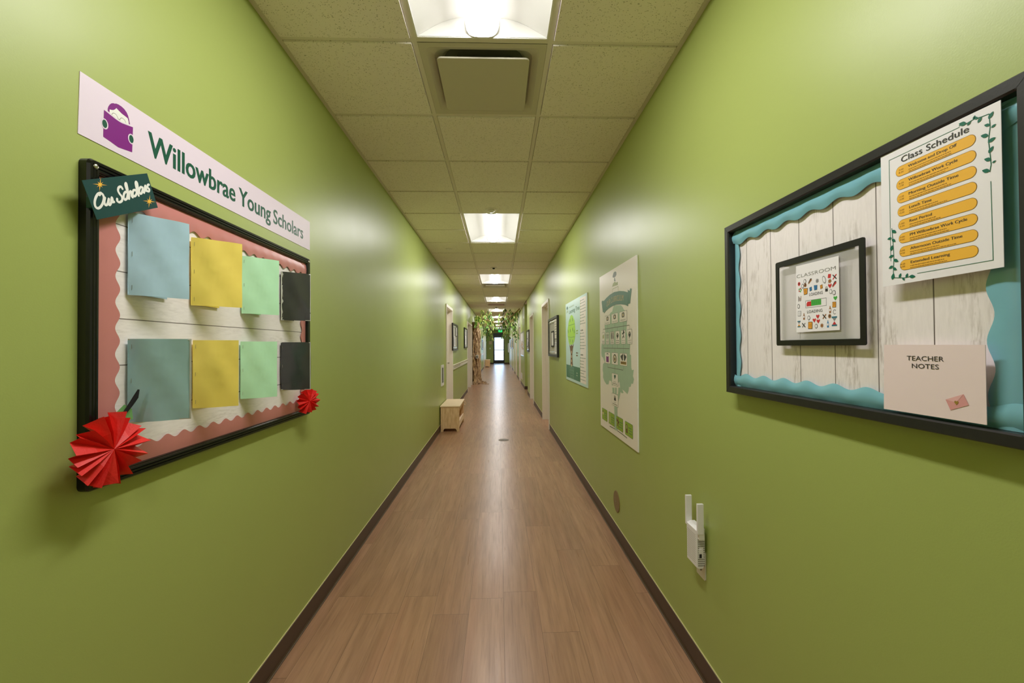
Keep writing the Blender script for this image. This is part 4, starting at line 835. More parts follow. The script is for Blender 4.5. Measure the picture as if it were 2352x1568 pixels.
GL = [(.195, 15.2, .98, 42, (5, 5, 3, 3), 'dense leaf garland hanging just right of the exit sign'), (-.30, 16.2, .72, 26, (3, 4, 4, 1), 'leaf garland hanging left of the exit sign over the wall plaque'),
      (-.25, 15.5, 1.02, 24, (1, 4, 5, 0), 'long pale leaf garland ending lowest over the end wall plaque'), (-.47, 16.0, .78, 26, (2, 4, 4, 0), 'leaf garland hanging beside the pale twig, near the paper tree'), (-.62, 17.4, .9, 26, (4, 5, 2, 1), 'leaf garland directly beside the paper tree trunk'),
      (-.42, 18.6, 1.0, 30, (6, 4, 1, 2), 'dark leaf garland behind the pale twig'), (.33, 15.9, .92, 26, (5, 4, 2, 3), 'leaf garland right of the dense one, over the end door edge'), (.42, 17.2, .95, 28, (6, 4, 1, 3), 'dark leaf garland before the right part of the end wall'),
      (.60, 16.4, .78, 18, (4, 4, 2, 2), 'thin leaf garland under the rising dark twig'), (.73, 17.0, 1.05, 22, (5, 5, 2, 1), 'leaf garland with broad leaves along the right wall'), (.70, 18.6, 1.1, 20, (6, 4, 1, 2), 'far leaf garland along the right wall doors'), (.02, 16.6, .62, 12, (4, 3, 1, 4), 'short leaf garland before the exit sign'),
      (.50, 15.4, .55, 12, (5, 4, 1, 3), 'short leaf garland hanging from the ceiling near the dark twig'), (-.62, 15.6, .50, 12, (1, 4, 4, 1), 'short leaf garland in front of the tree top')]
for x, y, ln, n, mix, lab in GL: garland(lab, x, y, HC-.0075, ln, n, mix)
# ================================================================== right wall: big notice board
t = thing('bulletin_board', 'large black wood framed notice board with a scalloped teal border near the camera', 'notice board', RP(1.05, 1.22, 0))
Y0, Y1, Z0, Z1 = .610, 1.487, 1.2225, 1.807
FT = .038
f = MB(); o = rect(Y0, Y1, Z0, Z1); w = .0235
i1 = rect(Y0+w, Y1-w, Z0+w, Z1-w)
lv = [(0, 0), (0, FT-.002), (.002, FT), (w-.003, FT), (w, FT-.004), (w, .012)]
rings = [[RP(u, v, d) for u, v in rect(Y0+a_, Y1-a_, Z0+a_, Z1-a_)] for a_, d in lv]; n = 4
f.add([v for r in rings for v in r], [(i*n+j, i*n+(j+1) % n, (i+1)*n+(j+1) % n, (i+1)*n+j) for i in range(len(lv)-1) for j in range(n)], 'blackwood'); f.build('frame', t)
f = MB()
for a_, b_, s1, s2 in ((Y0, Z0, 1, 1), (Y1, Z0, -1, 1), (Y1, Z1, -1, -1), (Y0, Z1, 1, -1)): f.flat([(a_+s1*.001, b_+s2*.0004), (a_+s1*.0004, b_+s2*.001), (a_+s1*(w-.001), b_+s2*(w-.0004)), (a_+s1*(w-.0004), b_+s2*(w-.001))], RP, FT+.0002, 'dark')
f.build('mitre_joint', t)
b = MB(); b.prism(rect(Y0+.02, Y1-.02, Z0+.02, Z1-.02), RP, .002, .011, 'planksR'); b.build('backing', t)
A, Bq, Ca, Da = Y0+w+.0005, Y1-w-.0005, Z0+w+.0005, Z1-w-.0005
for ar in ((A, Bq, Da, .044, 'h', -1, 'teal', .0155, .007, .093, -.0055, .02), (A, Bq, Ca, .040, 'h', 1, 'teal', .0155, .006, .093, .0055, .0), (Ca, Da, Bq, .030, 'v', -1, 'teal', .013, .004, .093, -.004, .02), (Ca, Da, A, .056, 'v', 1, 'teal', .013, .004, .093, -.006, .05)):
    scallop(RP, *ar).build('border_strip', t, smooth=True)
# document pocket and the card inside it
t = thing('document_pocket', 'clear film pocket with a black rim in the middle of the teal bordered board', 'document pocket', RP(1.07, 1.386, .012))
m = MB(); m.ring(rrect(.9185, 1.2225, 1.386, 1.6285, .005, 3), rrect(.9335, 1.2095, 1.401, 1.6125, .002, 3), RP, .0265, .0295, 'pocketblack'); m.build('rim', t)
m = MB(); m.flat(rect(.930, 1.212, 1.399, 1.615), RP, .0268, 'film'); m.build('film', t)
m = MB(); m.prism(rect(.965, 1.19, 1.398, 1.402), RP, .0115, .0265, 'pocketblack'); m.prism(rect(.965, 1.19, 1.612, 1.616), RP, .0115, .0265, 'pocketblack'); m.build('magnet_strip', t)
t = thing('picture_card', 'small white card with coloured doodles, clipped over the black rimmed pocket', 'card', RP(1.06, 1.4225, .029))
m = MB(); m.prism([(1.138, 1.422), (.990, 1.423), (.990, 1.601), (1.136, 1.603)], RP, .0292, .0300, 'sheet'); m.build('sheet', t)
m = MB(); d = .0303
text(m, 'CLASSROOM', RP, 1.1335, .999, 1.5695, 1.5785, d, 'inkgrey', -.012)
text(m, 'LOADING', RP, 1.087, 1.041, 1.5158, 1.5235, d, 'ink', 0); text(m, 'LOADING', RP, 1.096, 1.043, 1.4710, 1.4785, d, 'ink', 0)
m.build('lettering', t)
m = MB(); z0, z1 = 1.4855, 1.505
for q0 in (rect(1.1010, 1.0295, z0, z0+.0006), rect(1.1010, 1.0295, z1-.0006, z1), rect(1.1010, 1.1003, z0, z1), rect(1.0302, 1.0295, z0, z1)): m.flat(q0, RP, d, 'ink')
m.flat([(1.0975, 1.4895), (1.081, 1.4895), (1.081, 1.5015), (1.094, 1.5015), (1.0975, 1.497)], RP, d, 'dr'); m.flat(rect(1.081, 1.047, 1.4895, 1.504), RP, d, 'dn')
for k in range(5): m.flat(rect(1.076-k*.0065, 1.0755-k*.0065, 1.493, 1.501), RP, d+.0002, 'ink')
m.build('progress_bar_drawing', t)
m = MB(); CM = dict(r='dr', b='db', o='do', u='du', g='dg', n='dn', t='dt', k='ink')
for (y, z), (kd, cc) in zip(PT['dd'], PT['ddk']):
    c = CM[cc]; s = .0060; U = lambda pts: [(y-a*s, z+b_*s) for a, b_ in pts]
    if kd in ('ring', 'oval', 'cring'):
        rx, rz = (.8, 1.0) if kd != 'oval' else (.9, 1.7); e = ell(0, 0, rx, rz, 16, .3 if kd == 'oval' else 0); e2 = ell(0, 0, rx*.72, rz*.76, 16, .3 if kd == 'oval' else 0)
        if kd == 'cring': e, e2 = e[1:-1], e2[1:-1]; m.flat(U(e+e2[::-1]), RP, d, c)
        else: m.flat(U(e), RP, d, c); m.flat(U(e2), RP, d+.0002, 'sheet')
    elif kd == 'heart': m.flat(U([(0, -1), (.9, .1), (.9, .6), (.5, .85), (0, .45), (-.5, .85), (-.9, .6), (-.9, .1)]), RP, d, c)
    elif kd == 'star': m.flat(U([((1.1 if i % 2 else .6)*math.cos(i*math.pi/8), (1.1 if i % 2 else .6)*math.sin(i*math.pi/8)) for i in range(16)]), RP, d, c)
    elif kd == 'diam': m.flat(U([(-.9, -.7), (.6, -.9), (.9, .7), (-.6, .9)]), RP, d, c)
    elif kd in ('rect', 'sq', 'sqL', 'cupL', 'cup', 'box'):
        k = 1.35 if kd in ('sqL', 'cupL') else 1; q0 = [(-.7, -1), (.7, -.9), (.9, .9), (-.9, 1)] if kd.startswith('cup') else [(-.9, -1), (.8, -1.1), (.9, 1), (-.8, 1.1)] if kd != 'rect' else [(-.5, -.9), (.7, -.6), (.5, .9), (-.7, .6)]
        m.flat(U([(a*k*1.12, b_*k*1.1) for a, b_ in q0]), RP, d, 'ink' if kd != 'box' else c); m.flat(U([(a*k*.95, b_*k*.95) for a, b_ in q0]), RP, d+.0002, c if kd != 'box' else 'sheet')
        for i in range(2): m.flat(U(rect(-.4, .4, -.35+i*.6, -.22+i*.6)), RP, d+.0003, 'ink' if kd != 'sqL' else 'db')
    elif kd in ('hour', 'hourL'):
        k = 1.5 if kd == 'hourL' else 1.1
        for q0 in (rect(-.9*k, .9*k, .9*k, 1.3*k), rect(-.9*k, .9*k, -1.3*k, -.9*k)): m.flat(U(q0), RP, d, c)
        m.flat(U([(-.7*k, .9*k), (.7*k, .9*k), (0, 0)]), RP, d, 'dg'); m.flat(U([(-.7*k, -.9*k), (.7*k, -.9*k), (0, 0)]), RP, d, 'do' if kd == 'hour' else 'dr')
    elif kd == 'bottle': m.flat(U([(-.5, -1.4), (.5, -1.4), (.5, .5), (.2, .9), (.2, 1.5), (-.2, 1.5), (-.2, .9), (-.5, .5)]), RP, d, c); m.flat(U(rect(-.35, .35, -.6, .3)), RP, d+.0002, 'sheet')
    elif kd == 'cross': m.stroke(U([(-.8, -.8), (.8, .8)]), .0028, RP, d, c); m.stroke(U([(-.8, .8), (.8, -.8)]), .0028, RP, d, 'ink')
    elif kd == 'wing':
        for i in range(3): m.stroke(U([(-.8, -.7+i*.2), (.3, .2+i*.5), (.9, .6+i*.3)]), .0022, RP, d, c if i < 2 else 'ink')
    elif kd == 'flower':
        for i in range(5): m.flat(U(ell(.7*math.cos(i*1.257), .7*math.sin(i*1.257), .38, .38, 8)), RP, d, c if i % 2 else 'dn')
    elif kd == 'bars':
        for i in range(4): m.flat(U(rect(-.9+i*.5, -.65+i*.5, -1.2+.3*(i % 2), 1.2-.4*(i % 3))), RP, d, c if i % 2 else 'ink')
    elif kd == 'lock': m.flat(U(rect(-.7, .7, -1, .2)), RP, d, 'ink'); m.stroke(U([(-.45, .2), (-.4, .9), (.4, .9), (.45, .2)]), .0012, RP, d, 'dg')
    else: m.flat(U(ell(0, 0, .8, .9, 10)), RP, d, c); m.flat(U(ell(.1, .1, .35, .4, 8)), RP, d+.0002, 'ink')
m.build('doodles', t)
# class schedule
t = thing('schedule_poster', 'white class schedule sheet with eight amber pills and a green leafy line', 'poster', RP(.76, 1.509, .02))
d = .0352
m = MB(); m.prism([(.8695, 1.509), (.6545, 1.511), (.6545, 1.781), (.8695, 1.785)], RP, .0335, .0345, 'sheet'); m.build('sheet', t)
m = MB(); m.prism(rect(.74, .78, 1.62, 1.66), RP, .011, .0335, 'sheet'); m.build('spacer', t)
m = MB(); text(m, 'Class Schedule', RP, .8235, .7005, 1.7530, 1.7645, d, 'ink', 0); text(m, 'Class Schedule', RP, .8238, .7008, 1.7530, 1.7645, d+.00002, 'ink', 0); m.build('heading', t)
names = ['Welcome and Drop Off', 'Willowbrae Work Cycle', 'Morning Outside Time', 'Lunch Time', 'Rest Period', 'PM Willowbrae Work Cycle', 'Afternoon Outside Time', 'Extended Learning']
rights = [.7205, .7195, .7185, .7655, .7655, .7060, .7140, .7350]
times = [('7:00', '8:30'), ('8:30', '11:30'), ('11:30', '12:00'), ('12:00', '12:30'), ('1:00', '2:30'), ('3:00', '4:00'), ('4:00', '4:30'), ('4:30', '6:00')]
for k in range(8):
    zc = 1.7365-.0272*k; yl, yr = .8358-.0008*k, .6905-.0001*k; hh = .0104
    pl = MB(); pl.flat(rrect(yr, yl, zc-hh, zc+hh, hh*.98, 6), RP, d-.0004, 'pilledge'); pl.flat(rrect(yr+.0008, yl-.0008, zc-hh+.0008, zc+hh-.0008, hh*.9, 6), RP, d-.0002, 'pill'); p = pl.build('time_slot', t)
    x = MB()
    for j in (-1, 0, 1): text(x, names[k], RP, .8095-.0003*k+j*.00016, rights[k]+j*.00016, zc+.0008, zc+.0060, d+j*.00002, 'ink', 0)
    for j in range(2): bars(x, RP, .8085, .8085-R.uniform(.05, .085), zc-.0042-.0040*j, .0013, d, 'pilledge')
    for j in range(2): text(x, times[k][j], RP, .8290, .8190, zc+.0010-.0052*j, zc+.0040-.0052*j, d, 'pilledge', 0)
    x.build('lettering', p)
m = MB()
for q0 in ([(.850, 1.560), (.8500, 1.769), (.716, 1.7685)], [(.670, 1.655), (.669, 1.525), (.795, 1.525)]): m.stroke(q0, .0009, RP, d-.0003, 'vine')
for k in ('v_st1', 'v_st2'): m.stroke(PT[k], .0012, RP, d-.0002, 'vine')
lf = PT['v_leaf']
for i in range(0, len(lf), 2):
    a, b_ = Vector(lf[i]), Vector(lf[i+1]); e = b_-a; nn = Vector((-e.y, e.x)).normalized()*e.length*.27; mid = a+e*.5
    m.flat([tuple(a), tuple(a+e*.25+nn*.8), tuple(mid+nn), tuple(a+e*.8+nn*.55), tuple(b_), tuple(a+e*.8-nn*.55), tuple(mid-nn), tuple(a+e*.25-nn*.8)], RP, d, 'vine')
m.build('leafy_line', t)
# teacher notes
t = thing('notes_sheet', 'blush pink teacher notes sheet with a small envelope, lower corner of the teal board', 'notes sheet', RP(.78, 1.254, .02)); d = .0352
m = MB(); m.prism([(.872, 1.252), (.683, 1.2525), (.683, 1.386), (.869, 1.387)], RP, .0335, .0345, 'pinknote'); m.build('sheet', t)
m = MB(); m.prism(rect(.76, .80, 1.30, 1.34), RP, .011, .0335, 'pinknote'); m.build('spacer', t)
m = MB(); text(m, 'TEACHER', RP, .8190, .7490, 1.3560, 1.3648, d, 'ink', 0); text(m, 'NOTES', RP, .8090, .7580, 1.3412, 1.3500, d, 'ink', 0); m.build('lettering', t)
m = MB(); E4 = [(.7470, 1.2870), (.7170, 1.3000), (.7090, 1.2820), (.7390, 1.2690)]; m.flat(E4, RP, d, 'env'); m.flat([E4[0], E4[1], (.729, 1.2835)], RP, d+.0002, 'env2')
hx, hz = .7285, 1.2835; m.flat([(hx, hz-.004), (hx-.0035, hz+.0005), (hx-.003, hz+.003), (hx-.001, hz+.0035), (hx, hz+.002), (hx+.001, hz+.0035), (hx+.003, hz+.003), (hx+.0035, hz+.0005)], RP, d+.0004, 'heart'); m.build('envelope_drawing', t)

# ================================================================== right wall: the two tall posters
t = thing('mounted_poster', 'tall cream poster board of a sage tree with a dark green ribbon heading', 'poster', RP(3.0, .74, 0)); d = .0083
m = MB(); m.prism([(3.482, .739), (2.549, .743), (2.541, 1.9395), (3.482, 1.955)], RP, .0005, .0078, 'poster', 'posteredge'); m.build('panel', t)
m = MB(); cr = PT['c_crown']+PT['c_crown2']+PT['c_crown3']+PT['c_crown4']+PT['c_crown5']+PT['c_crown6']; m.flat(cr, RP, d, 'sage'); m.flat(PT['c_trunk'], RP, d+.0002, 'sage'); m.stroke(PT['c_gr'], .006, RP, d, 'inkgrey'); m.build('tree_drawing', t)
m = MB(); m.flat(PT['c_tl'], RP, d+.0003, 'banner_green'); m.flat(PT['c_tr'], RP, d+.0003, 'banner_green'); m.flat(PT['c_ban'], RP, d+.0006, 'banner_green'); rb = m.build('ribbon', t)
m = MB(); vs, fs = text_geo('OUR CURRICULUM', 0); x0 = min(v[0] for v in vs); x1 = max(v[0] for v in vs)
def along(pl, a):
    a = max(0, min(.9999, a))*(len(pl)-1); i = int(a); return Vector(pl[i]).lerp(Vector(pl[i+1]), a-i)
nv = []
for x, y in vs:
    a = (x-x0)/(x1-x0); p = along(PT['c_arc'], a); q_ = along(PT['c_arct'], a); nv.append(RP(*(p+(q_-p)*(y/CAP)*.92), d+.001))
m.add(nv, fs, 'cream'); m.build('lettering', rb)
m = MB(); m.flat(PT['c_lt'], RP, d, 'slate'); m.flat(PT['c_lk'], RP, d, 'slate'); m.flat(PT['c_lh'], RP, d, 'olive'); cy = sum(p[0] for p in PT['c_lh'])/6; cz = min(p[1] for p in PT['c_lh'])
m.ring(rect(cy-.075, cy+.075, cz-.06, cz-.01), rect(cy-.072, cy+.072, cz-.057, cz-.013), RP, d, d+.0003, 'olive'); m.build('tree_emblem', t)
m = MB(); e = d+.0003
for a, b_ in (PT['c_l1'], PT['c_l2'], PT['c_l3']): m.stroke([a, b_], .004, RP, e, 'inkgrey')
def cc(k): q_ = PT['c_'+k]; return (sum(p[0] for p in q_)/4, min(p[1] for p in q_), max(p[1] for p in q_))
l1, l2, l3 = (sum(p[1] for p in PT[k])/2 for k in ('c_l1', 'c_l2', 'c_l3'))
for k in ('a1', 'a2', 'a3'): y, a, b_ = cc(k); m.stroke([(y, a), (y, l1)], .003, RP, e, 'inkgrey')
for k in ('b1', 'b2', 'b3', 'b4', 'b5', 'b6'): y, a, b_ = cc(k); m.stroke([(y, b_), (y, l1)], .003, RP, e, 'inkgrey'); m.stroke([(y, a), (y, l2)], .003, RP, e, 'inkgrey')
for k in ('d1', 'd2', 'd3'): y, a, b_ = cc(k); m.stroke([(y, b_), (y, l2)], .003, RP, e, 'inkgrey'); m.stroke([(y, a), (y, l3)], .003, RP, e, 'inkgrey')
y, a, b_ = cc('e1'); m.stroke([(y, b_), (y, l3)], .003, RP, e, 'inkgrey'); m.build('connecting_lines', t)
def pcard(k, ink='inkgrey', face='poster'):
    q_ = PT['c_'+k]; ys = sorted(p[0] for p in q_); zs = sorted(p[1] for p in q_); y0, y1 = (ys[0]+ys[1])/2, (ys[2]+ys[3])/2; z0, z1 = (zs[0]+zs[1])/2, (zs[2]+zs[3])/2
    w_, h_ = y1-y0, z1-z0; rr = min(w_, h_)*.1; c = MB(); c.flat(rrect(y0, y1, z0, z1, rr), RP, d+.0005, 'inkgrey' if face == 'poster' else 'banner_green'); c.flat(rrect(y0+.002, y1-.002, z0+.002, z1-.002, rr), RP, d+.0007, face)
    e = d+.0009; cy = (y0+y1)/2; X = lambda u, v: (y1-u*w_, z0+v*h_)
    g = k[0]
    if g == 'a':
        c.flat(rrect(y0+w_*.32, y1-w_*.32, z0+h_*.42, z1-h_*.12, .012), RP, e, 'ink'); c.flat(rrect(y0+w_*.42, y1-w_*.42, z0+h_*.5, z1-h_*.2, .006), RP, e+.0002, 'cream')
        text(c, {'a1': 'MONTESSORI', 'a2': 'HIGH SCOPE', 'a3': 'EMERGENT'}[k], RP, y1-w_*.15, y0+w_*.15, z0+h_*.12, z0+h_*.24, e, 'inkgrey', 0)
    elif g == 'b':
        ic = {'b1': 'olive', 'b2': 'sage', 'b3': 'inkgrey', 'b4': 'ink', 'b5': 'ink', 'b6': 'ink'}[k]
        if k == 'b5':
            for s_ in ([(.55, .62), (.5, .78)], [(.3, .75), (.5, .76), (.75, .85)], [(.35, .45), (.52, .62), (.66, .48)]): c.stroke([X(*s) for s in s_], .010, RP, e, ic)
            c.flat(ell(*X(.55, .87), .012, .014, 10), RP, e, ic)
        elif k in ('b2', 'b3'):
            for i in range(6): c.flat(ell(*X(.3+.4*(i % 2), .5+.17*(i//2)), w_*.12, w_*.14, 10), RP, e, ic)
        elif k == 'b1': c.flat([X(.25, .5), X(.7, .5), X(.7, .78), X(.5, .85), X(.25, .7)], RP, e, ic)
        else: c.flat(ell(*X(.5, .66), w_*.24, h_*.19, 14), RP, e, ic); c.flat(ell(*X(.5, .74), w_*.08, h_*.05, 8), RP, e+.0002, 'cream'); c.stroke([X(.5, .5), X(.4, .4)], .008, RP, e, ic)
        tx = {'b5': ('Physical', 'Health'), 'b6': ('Imagination', '& Creativity')}.get(k)
        for j in range(2):
            zz = z0+h_*(.24-.14*j)
            if tx: text(c, tx[j], RP, y1-w_*.15, y0+w_*.15, zz, zz+h_*.065, e, 'inkgrey', 0)
            else: bars(c, RP, y1-w_*.12, y0+w_*.12, zz, h_*.05, e, 'inkgrey')
    elif k == 'd1': c.flat(ell(*X(.5, .83), w_*.17, h_*.08, 12), RP, e, 'ink'); c.flat(ell(*X(.5, .78), w_*.12, h_*.06, 12), RP, e+.0002, 'offwhite'); c.flat([X(.27, .14), X(.72, .12), X(.72, .66), X(.5, .6), X(.27, .66)], RP, e+.0004, 'purple')
    elif k == 'd2': c.flat(ell(*X(.5, .5), w_*.27, h_*.37, 20), RP, e, 'ink'); c.flat(ell(*X(.5, .5), w_*.19, h_*.28, 20), RP, e+.0002, 'cream'); c.flat(ell(*X(.5, .5), w_*.1, h_*.17, 12), RP, e+.0004, 'brown'); c.flat(ell(*X(.55, .62), w_*.06, h_*.08, 10), RP, e+.0006, 'offwhite')
    elif k == 'd3':
        for s_ in (-1, 1):
            for i in range(4): c.stroke([X(.5+s_*.14, .46), X(.5+s_*(.08+.09*i), .88-.05*i)], .014, RP, e, 'ink')
            c.flat(ell(*X(.5+s_*.16, .52), w_*.1, h_*.1, 10), RP, e, 'ink')
        c.flat(rect(y0+w_*.12, y1-w_*.12, z0+h_*.12, z0+h_*.34), RP, e+.0002, 'heart'); bars(c, RP, y1-w_*.15, y0+w_*.15, z0+h_*.2, h_*.09, e+.0004, 'brown')
    elif g == 'e':
        if k == 'e1': c.flat([X(.5, .5), X(.36, .75), X(.4, .93), X(.5, .85), X(.62, .93), X(.66, .75)], RP, e, 'dgreen')
        else: c.flat([X(.36, .45), X(.7, .45), X(.66, .6), X(.6, .84), X(.42, .84)], RP, e, 'ink'); c.flat(ell(*X(.52, .75), w_*.07, h_*.06, 8), RP, e+.0002, 'cream')
        text(c, 'BRANCH' if k == 'e1' else 'ACTIVITY', RP, y1-w_*.3, y0+w_*.3, z0+h_*.26, z0+h_*.34, e, 'inkgrey', 0); bars(c, RP, y1-w_*.12, y0+w_*.12, z0+h_*.12, h_*.06, e, 'inkgrey')
    else:
        if k == 'f1': c.flat(ell(*X(.2, .55), w_*.12, h_*.14, 12), RP, e, 'cream'); c.flat(ell(*X(.2, .72), w_*.1, h_*.06, 10), RP, e+.0002, 'brown')
        elif k == 'f2':
            c.ring([X(.1, .72), X(.32, .72), X(.32, .9), X(.1, .9)], [X(.13, .75), X(.29, .75), X(.29, .87), X(.13, .87)], RP, e, e+.0003, 'cream')
            for i in range(5): c.flat([X(.1, .15+.11*i), X(.36, .15+.11*i), X(.36, .19+.11*i), X(.1, .19+.11*i)], RP, e, 'cream')
        elif k == 'f3':
            for s_ in ([(.1, .6), (.28, .7), (.42, .55)], [(.28, .88), (.28, .6), (.16, .25)], [(.3, .6), (.4, .2)], [(.05, .75), (.14, .66)]): c.stroke([X(*s) for s in s_], .012, RP, e, 'brown')
        else: c.flat(ell(*X(.24, .62), w_*.13, h_*.2, 14), RP, e, 'brown'); c.flat(ell(*X(.24, .62), w_*.08, h_*.15, 14), RP, e+.0002, 'olive'); c.flat([X(.13, .16), X(.36, .16), X(.36, .46), X(.13, .46)], RP, e, 'brown')
        for j in range(3): bars(c, RP, y1-w_*.5, y0+w_*.1, z0+h_*(.62-.19*j), h_*.06, e, 'banner_green')
    return c.build('topic_card', t)
for k in ('a1', 'a2', 'a3', 'b1', 'b2', 'b3', 'b4', 'b5', 'b6', 'd1', 'd2', 'd3', 'e1', 'e2'): pcard(k)
for k in ('f1', 'f2', 'f3', 'f4'): pcard(k, face='lime')

t = thing('mounted_poster', 'pale aqua poster board of a lime green tree with a text strip on the right', 'poster', RP(4.6, .985, 0))
m = MB(); m.prism([(5.255, .982), (3.985, .991), (3.981, 1.896), (5.257, 1.908)], RP, .0005, .0078, 'aqua', 'posteredge'); m.build('panel', t)
m = MB(); m.flat(PT['t_strip'], RP, d, 'strip')
s = sorted(p[0] for p in PT['t_strip']); yR, yL = s[0], s[-1]
for i, (y, z) in enumerate(PT['t_rows']):
    hd = i in (9, 16); bars(m, RP, y-(0 if hd else .0), y-(.14 if hd else R.uniform(.15, .26)), z, .013 if hd else .006, d+.0002, 'slate' if not hd else 'inkgrey')
    if not hd: m.flat(ell(y+.015, z+.004, .012, .011, 10), RP, d+.0003, 'olive')
m.build('text_strip', t)
m = MB(); m.flat(PT['t_green'], RP, d, 'forest')
for i in range(0, 6, 2):
    a, b_ = PT['t_roots'][i], PT['t_roots'][i+1]; zz = (a[1]+b_[1])/2
    for j in range(4): yy = a[0]+(b_[0]-a[0])*(j+.5)/4; m.ring(ell(yy, zz, .022, .022, 10), ell(yy, zz, .018, .018, 10), RP, d, d+.0004, 'sage')
y, z = PT['t_lab'][4]; bars(m, RP, y, y-.10, z, .012, d+.0003, 'sage'); bars(m, RP, y, y-.08, z-.025, .012, d+.0003, 'sage')
m.build('ground_band', t)
m = MB(); m.flat(PT['t_crown'], RP, d+.0002, 'limetree'); m.flat(PT['t_trunk'], RP, d+.0004, 'brown')
for k in ('t_div1', 't_div2'): m.stroke(PT[k], .004, RP, d+.0006, 'forest')
for y, z in PT['t_marks']: m.flat(ell(y, z, .016, .022, 10), RP, d+.0006, 'forest')
ty = sum(p[0] for p in PT['t_trunk'])/len(PT['t_trunk'])
for k in range(4): m.flat(rect(ty-.02, ty+.02, 1.155+.05*k, 1.185+.05*k), RP, d+.0006, 'cream')
m.build('tree_drawing', t)
m = MB(); a, b_, c = PT['t_title']; text(m, 'Learning Tree', RP, a[0], b_[0], a[1], a[1]+(c[1]-a[1])*.86, d, 'forest', .015)
a, b_ = PT['t_sub']; bars(m, RP, a[0], b_[0], a[1], .014, d, 'sage')
for i, mm in ((0, 'lime'), (2, 'brown')):
    y, z = PT['t_lab'][i]; bars(m, RP, y, y-.12, z, .014, d, mm); bars(m, RP, y, y-.10, z-.028, .014, d, mm)
m.build('lettering', t)
m = MB(); m.flat(PT['t_logo'], RP, d, 'banner_green'); m.flat(PT['t_logok'], RP, d, 'sage'); m.build('tree_emblem', t)

# ================================================================== right wall: small fittings
t = thing('outlet_plate', 'white wall outlet plate behind the plugged in range extender', 'outlet', RP(1.763, .42, 0))
m = MB(); m.prism(rrect(1.727, 1.799, .422, .535, .004), RP, 0, .006, 'plate'); m.build('plate', t, bevel=.0012)
m = MB(); m.lathe([(.012, .005), (.012, .0075)], shift(RP, 1.763, .459), 'slot', 16); m.build('socket', t)
t = thing('wifi_extender', 'white plug in range extender with two upright antennas on the right wall', 'range extender', RP(1.76, .478, .0065))
m = MB(); pr = [(.010, .497), (.010, .640), (.030, .640), (.0445, .632), (.0445, .482), (.036, .476), (.018, .478)]
m.prism(pr, lambda u, v, d: RP(1.715+d, v, u), 0, .09, 'plastic'); m.build('body', t, bevel=.0018)
m = MB()
for r in range(15):
    z = .488+r*.0088
    for c_ in range(5):
        x = .0145+c_*.0056
        if .515 < z < .562 and .019 < x < .036: continue
        m.box(XR-x-.0017, XR-x+.0017, 1.7142, 1.7152, z, z+.0050, 'slot')
m.build('side_vents', t)
m = MB(); m.box(XR-.037, XR-.021, 1.7135, 1.7152, .519, .557, 'plastic'); m.box(XR-.0345, XR-.0245, 1.7128, 1.7136, .522, .538, 'dark'); m.build('network_port', t)
m = MB()
for r in range(16):
    for c_ in range(9): m.flat(rect(1.7235+c_*.0085, 1.7305+c_*.0085, .497+r*.0075, .4995+r*.0075), RP, .0448, 'slotpale')
m.build('front_vents', t)
for y0, lab in ((1.700, ''), (1.8055, '')):
    m = MB(); m.box(XR-.046, XR-.0205, y0, y0+.011, .622, .745, 'plastic'); m.build('antenna', t, bevel=.0015)
    m = MB(); m.box(XR-.040, XR-.018, y0+.001, y0+.0155 if y0 < 1.75 else y0+.0105, .600, .622, 'plate'); m.build('antenna_hinge', t)
o = MB().lathe([(.076, 0), (.076, .003), (.072, .0055), (.02, .006), (.006, .0065)], shift(RP, 3.05, .267), 'tanplate', 32).build('wall_cover_plate', bevel=0)
tag(o, 'round tan access cover plate low on the right wall', 'cover plate')
MB().lathe([(.005, .0064), (.005, .008), (.002, .009)], shift(RP, 3.05, .267), 'screw', 10).build('screw', o)
o = MB().lathe([(.078, 0), (.078, .0015), (.068, .003), (.01, .0032)], lambda u, v, d: (.067+u, 6.33+v, d), 'pewter', 32).build('floor_cleanout_cap'); tag(o, 'round metal cleanout cap set in the wood floor', 'floor cap')
MB().lathe([(.006, .0031), (.006, .0042)], lambda u, v, d: (.067+u, 6.33+v, d), 'screw', 10).build('screw', o)
_, P = small_board('R', 5.9, 6.95, 1.232, 1.825, 'black framed notice board just before the first right door frame')
notice(P, 5.98, 6.22, 1.50, 1.78, 'tall cream notice sheet on the board before the first right door', m='poster'); notice(P, 6.3, 6.6, 1.38, 1.62, 'dark edged notice sheet in the middle of the board before the first right door', rim='dark'); notice(P, 5.98, 6.2, 1.28, 1.45, 'low pale notice sheet on the board before the first right door')
_, P = small_board('R', 11.5, 12.4, 1.24, 1.848, 'black framed notice board between the second right door and the side passage')
notice(P, 11.6, 11.85, 1.52, 1.78, 'tall cream notice sheet on the board beside the side passage', m='poster'); notice(P, 11.95, 12.2, 1.38, 1.62, 'dark edged notice sheet on the board beside the side passage', rim='dark')
t = thing('collage_poster', 'silver framed poster with a brown leaf collage just past the side passage on the right', 'poster', RP(14.95, 1.06, 0))
m = MB(); m.ring(rect(14.0, 15.85, 1.06, 1.90), rect(14.05, 15.8, 1.09, 1.87), RP, 0, .02, 'palegloss'); m.build('frame', t)
m = MB(); m.prism(rect(14.03, 15.82, 1.07, 1.89), RP, .002, .008, 'sheet'); m.build('backing', t)
m = MB(); q = random.Random(4)
for k in range(60): m.flat(ell(q.uniform(14.15, 15.7), q.uniform(1.28, 1.56), q.uniform(.05, .12), q.uniform(.012, .03), 8, q.uniform(-.5, .5)), RP, .0085+k*.00005, q.choice(['brown', 'do', 'db', 'cream']))
m.build('leaf_collage', t)
t = thing('return_grille', 'low louvred return grille on the right wall below the collage poster', 'vent grille', RP(15.5, .2, 0))
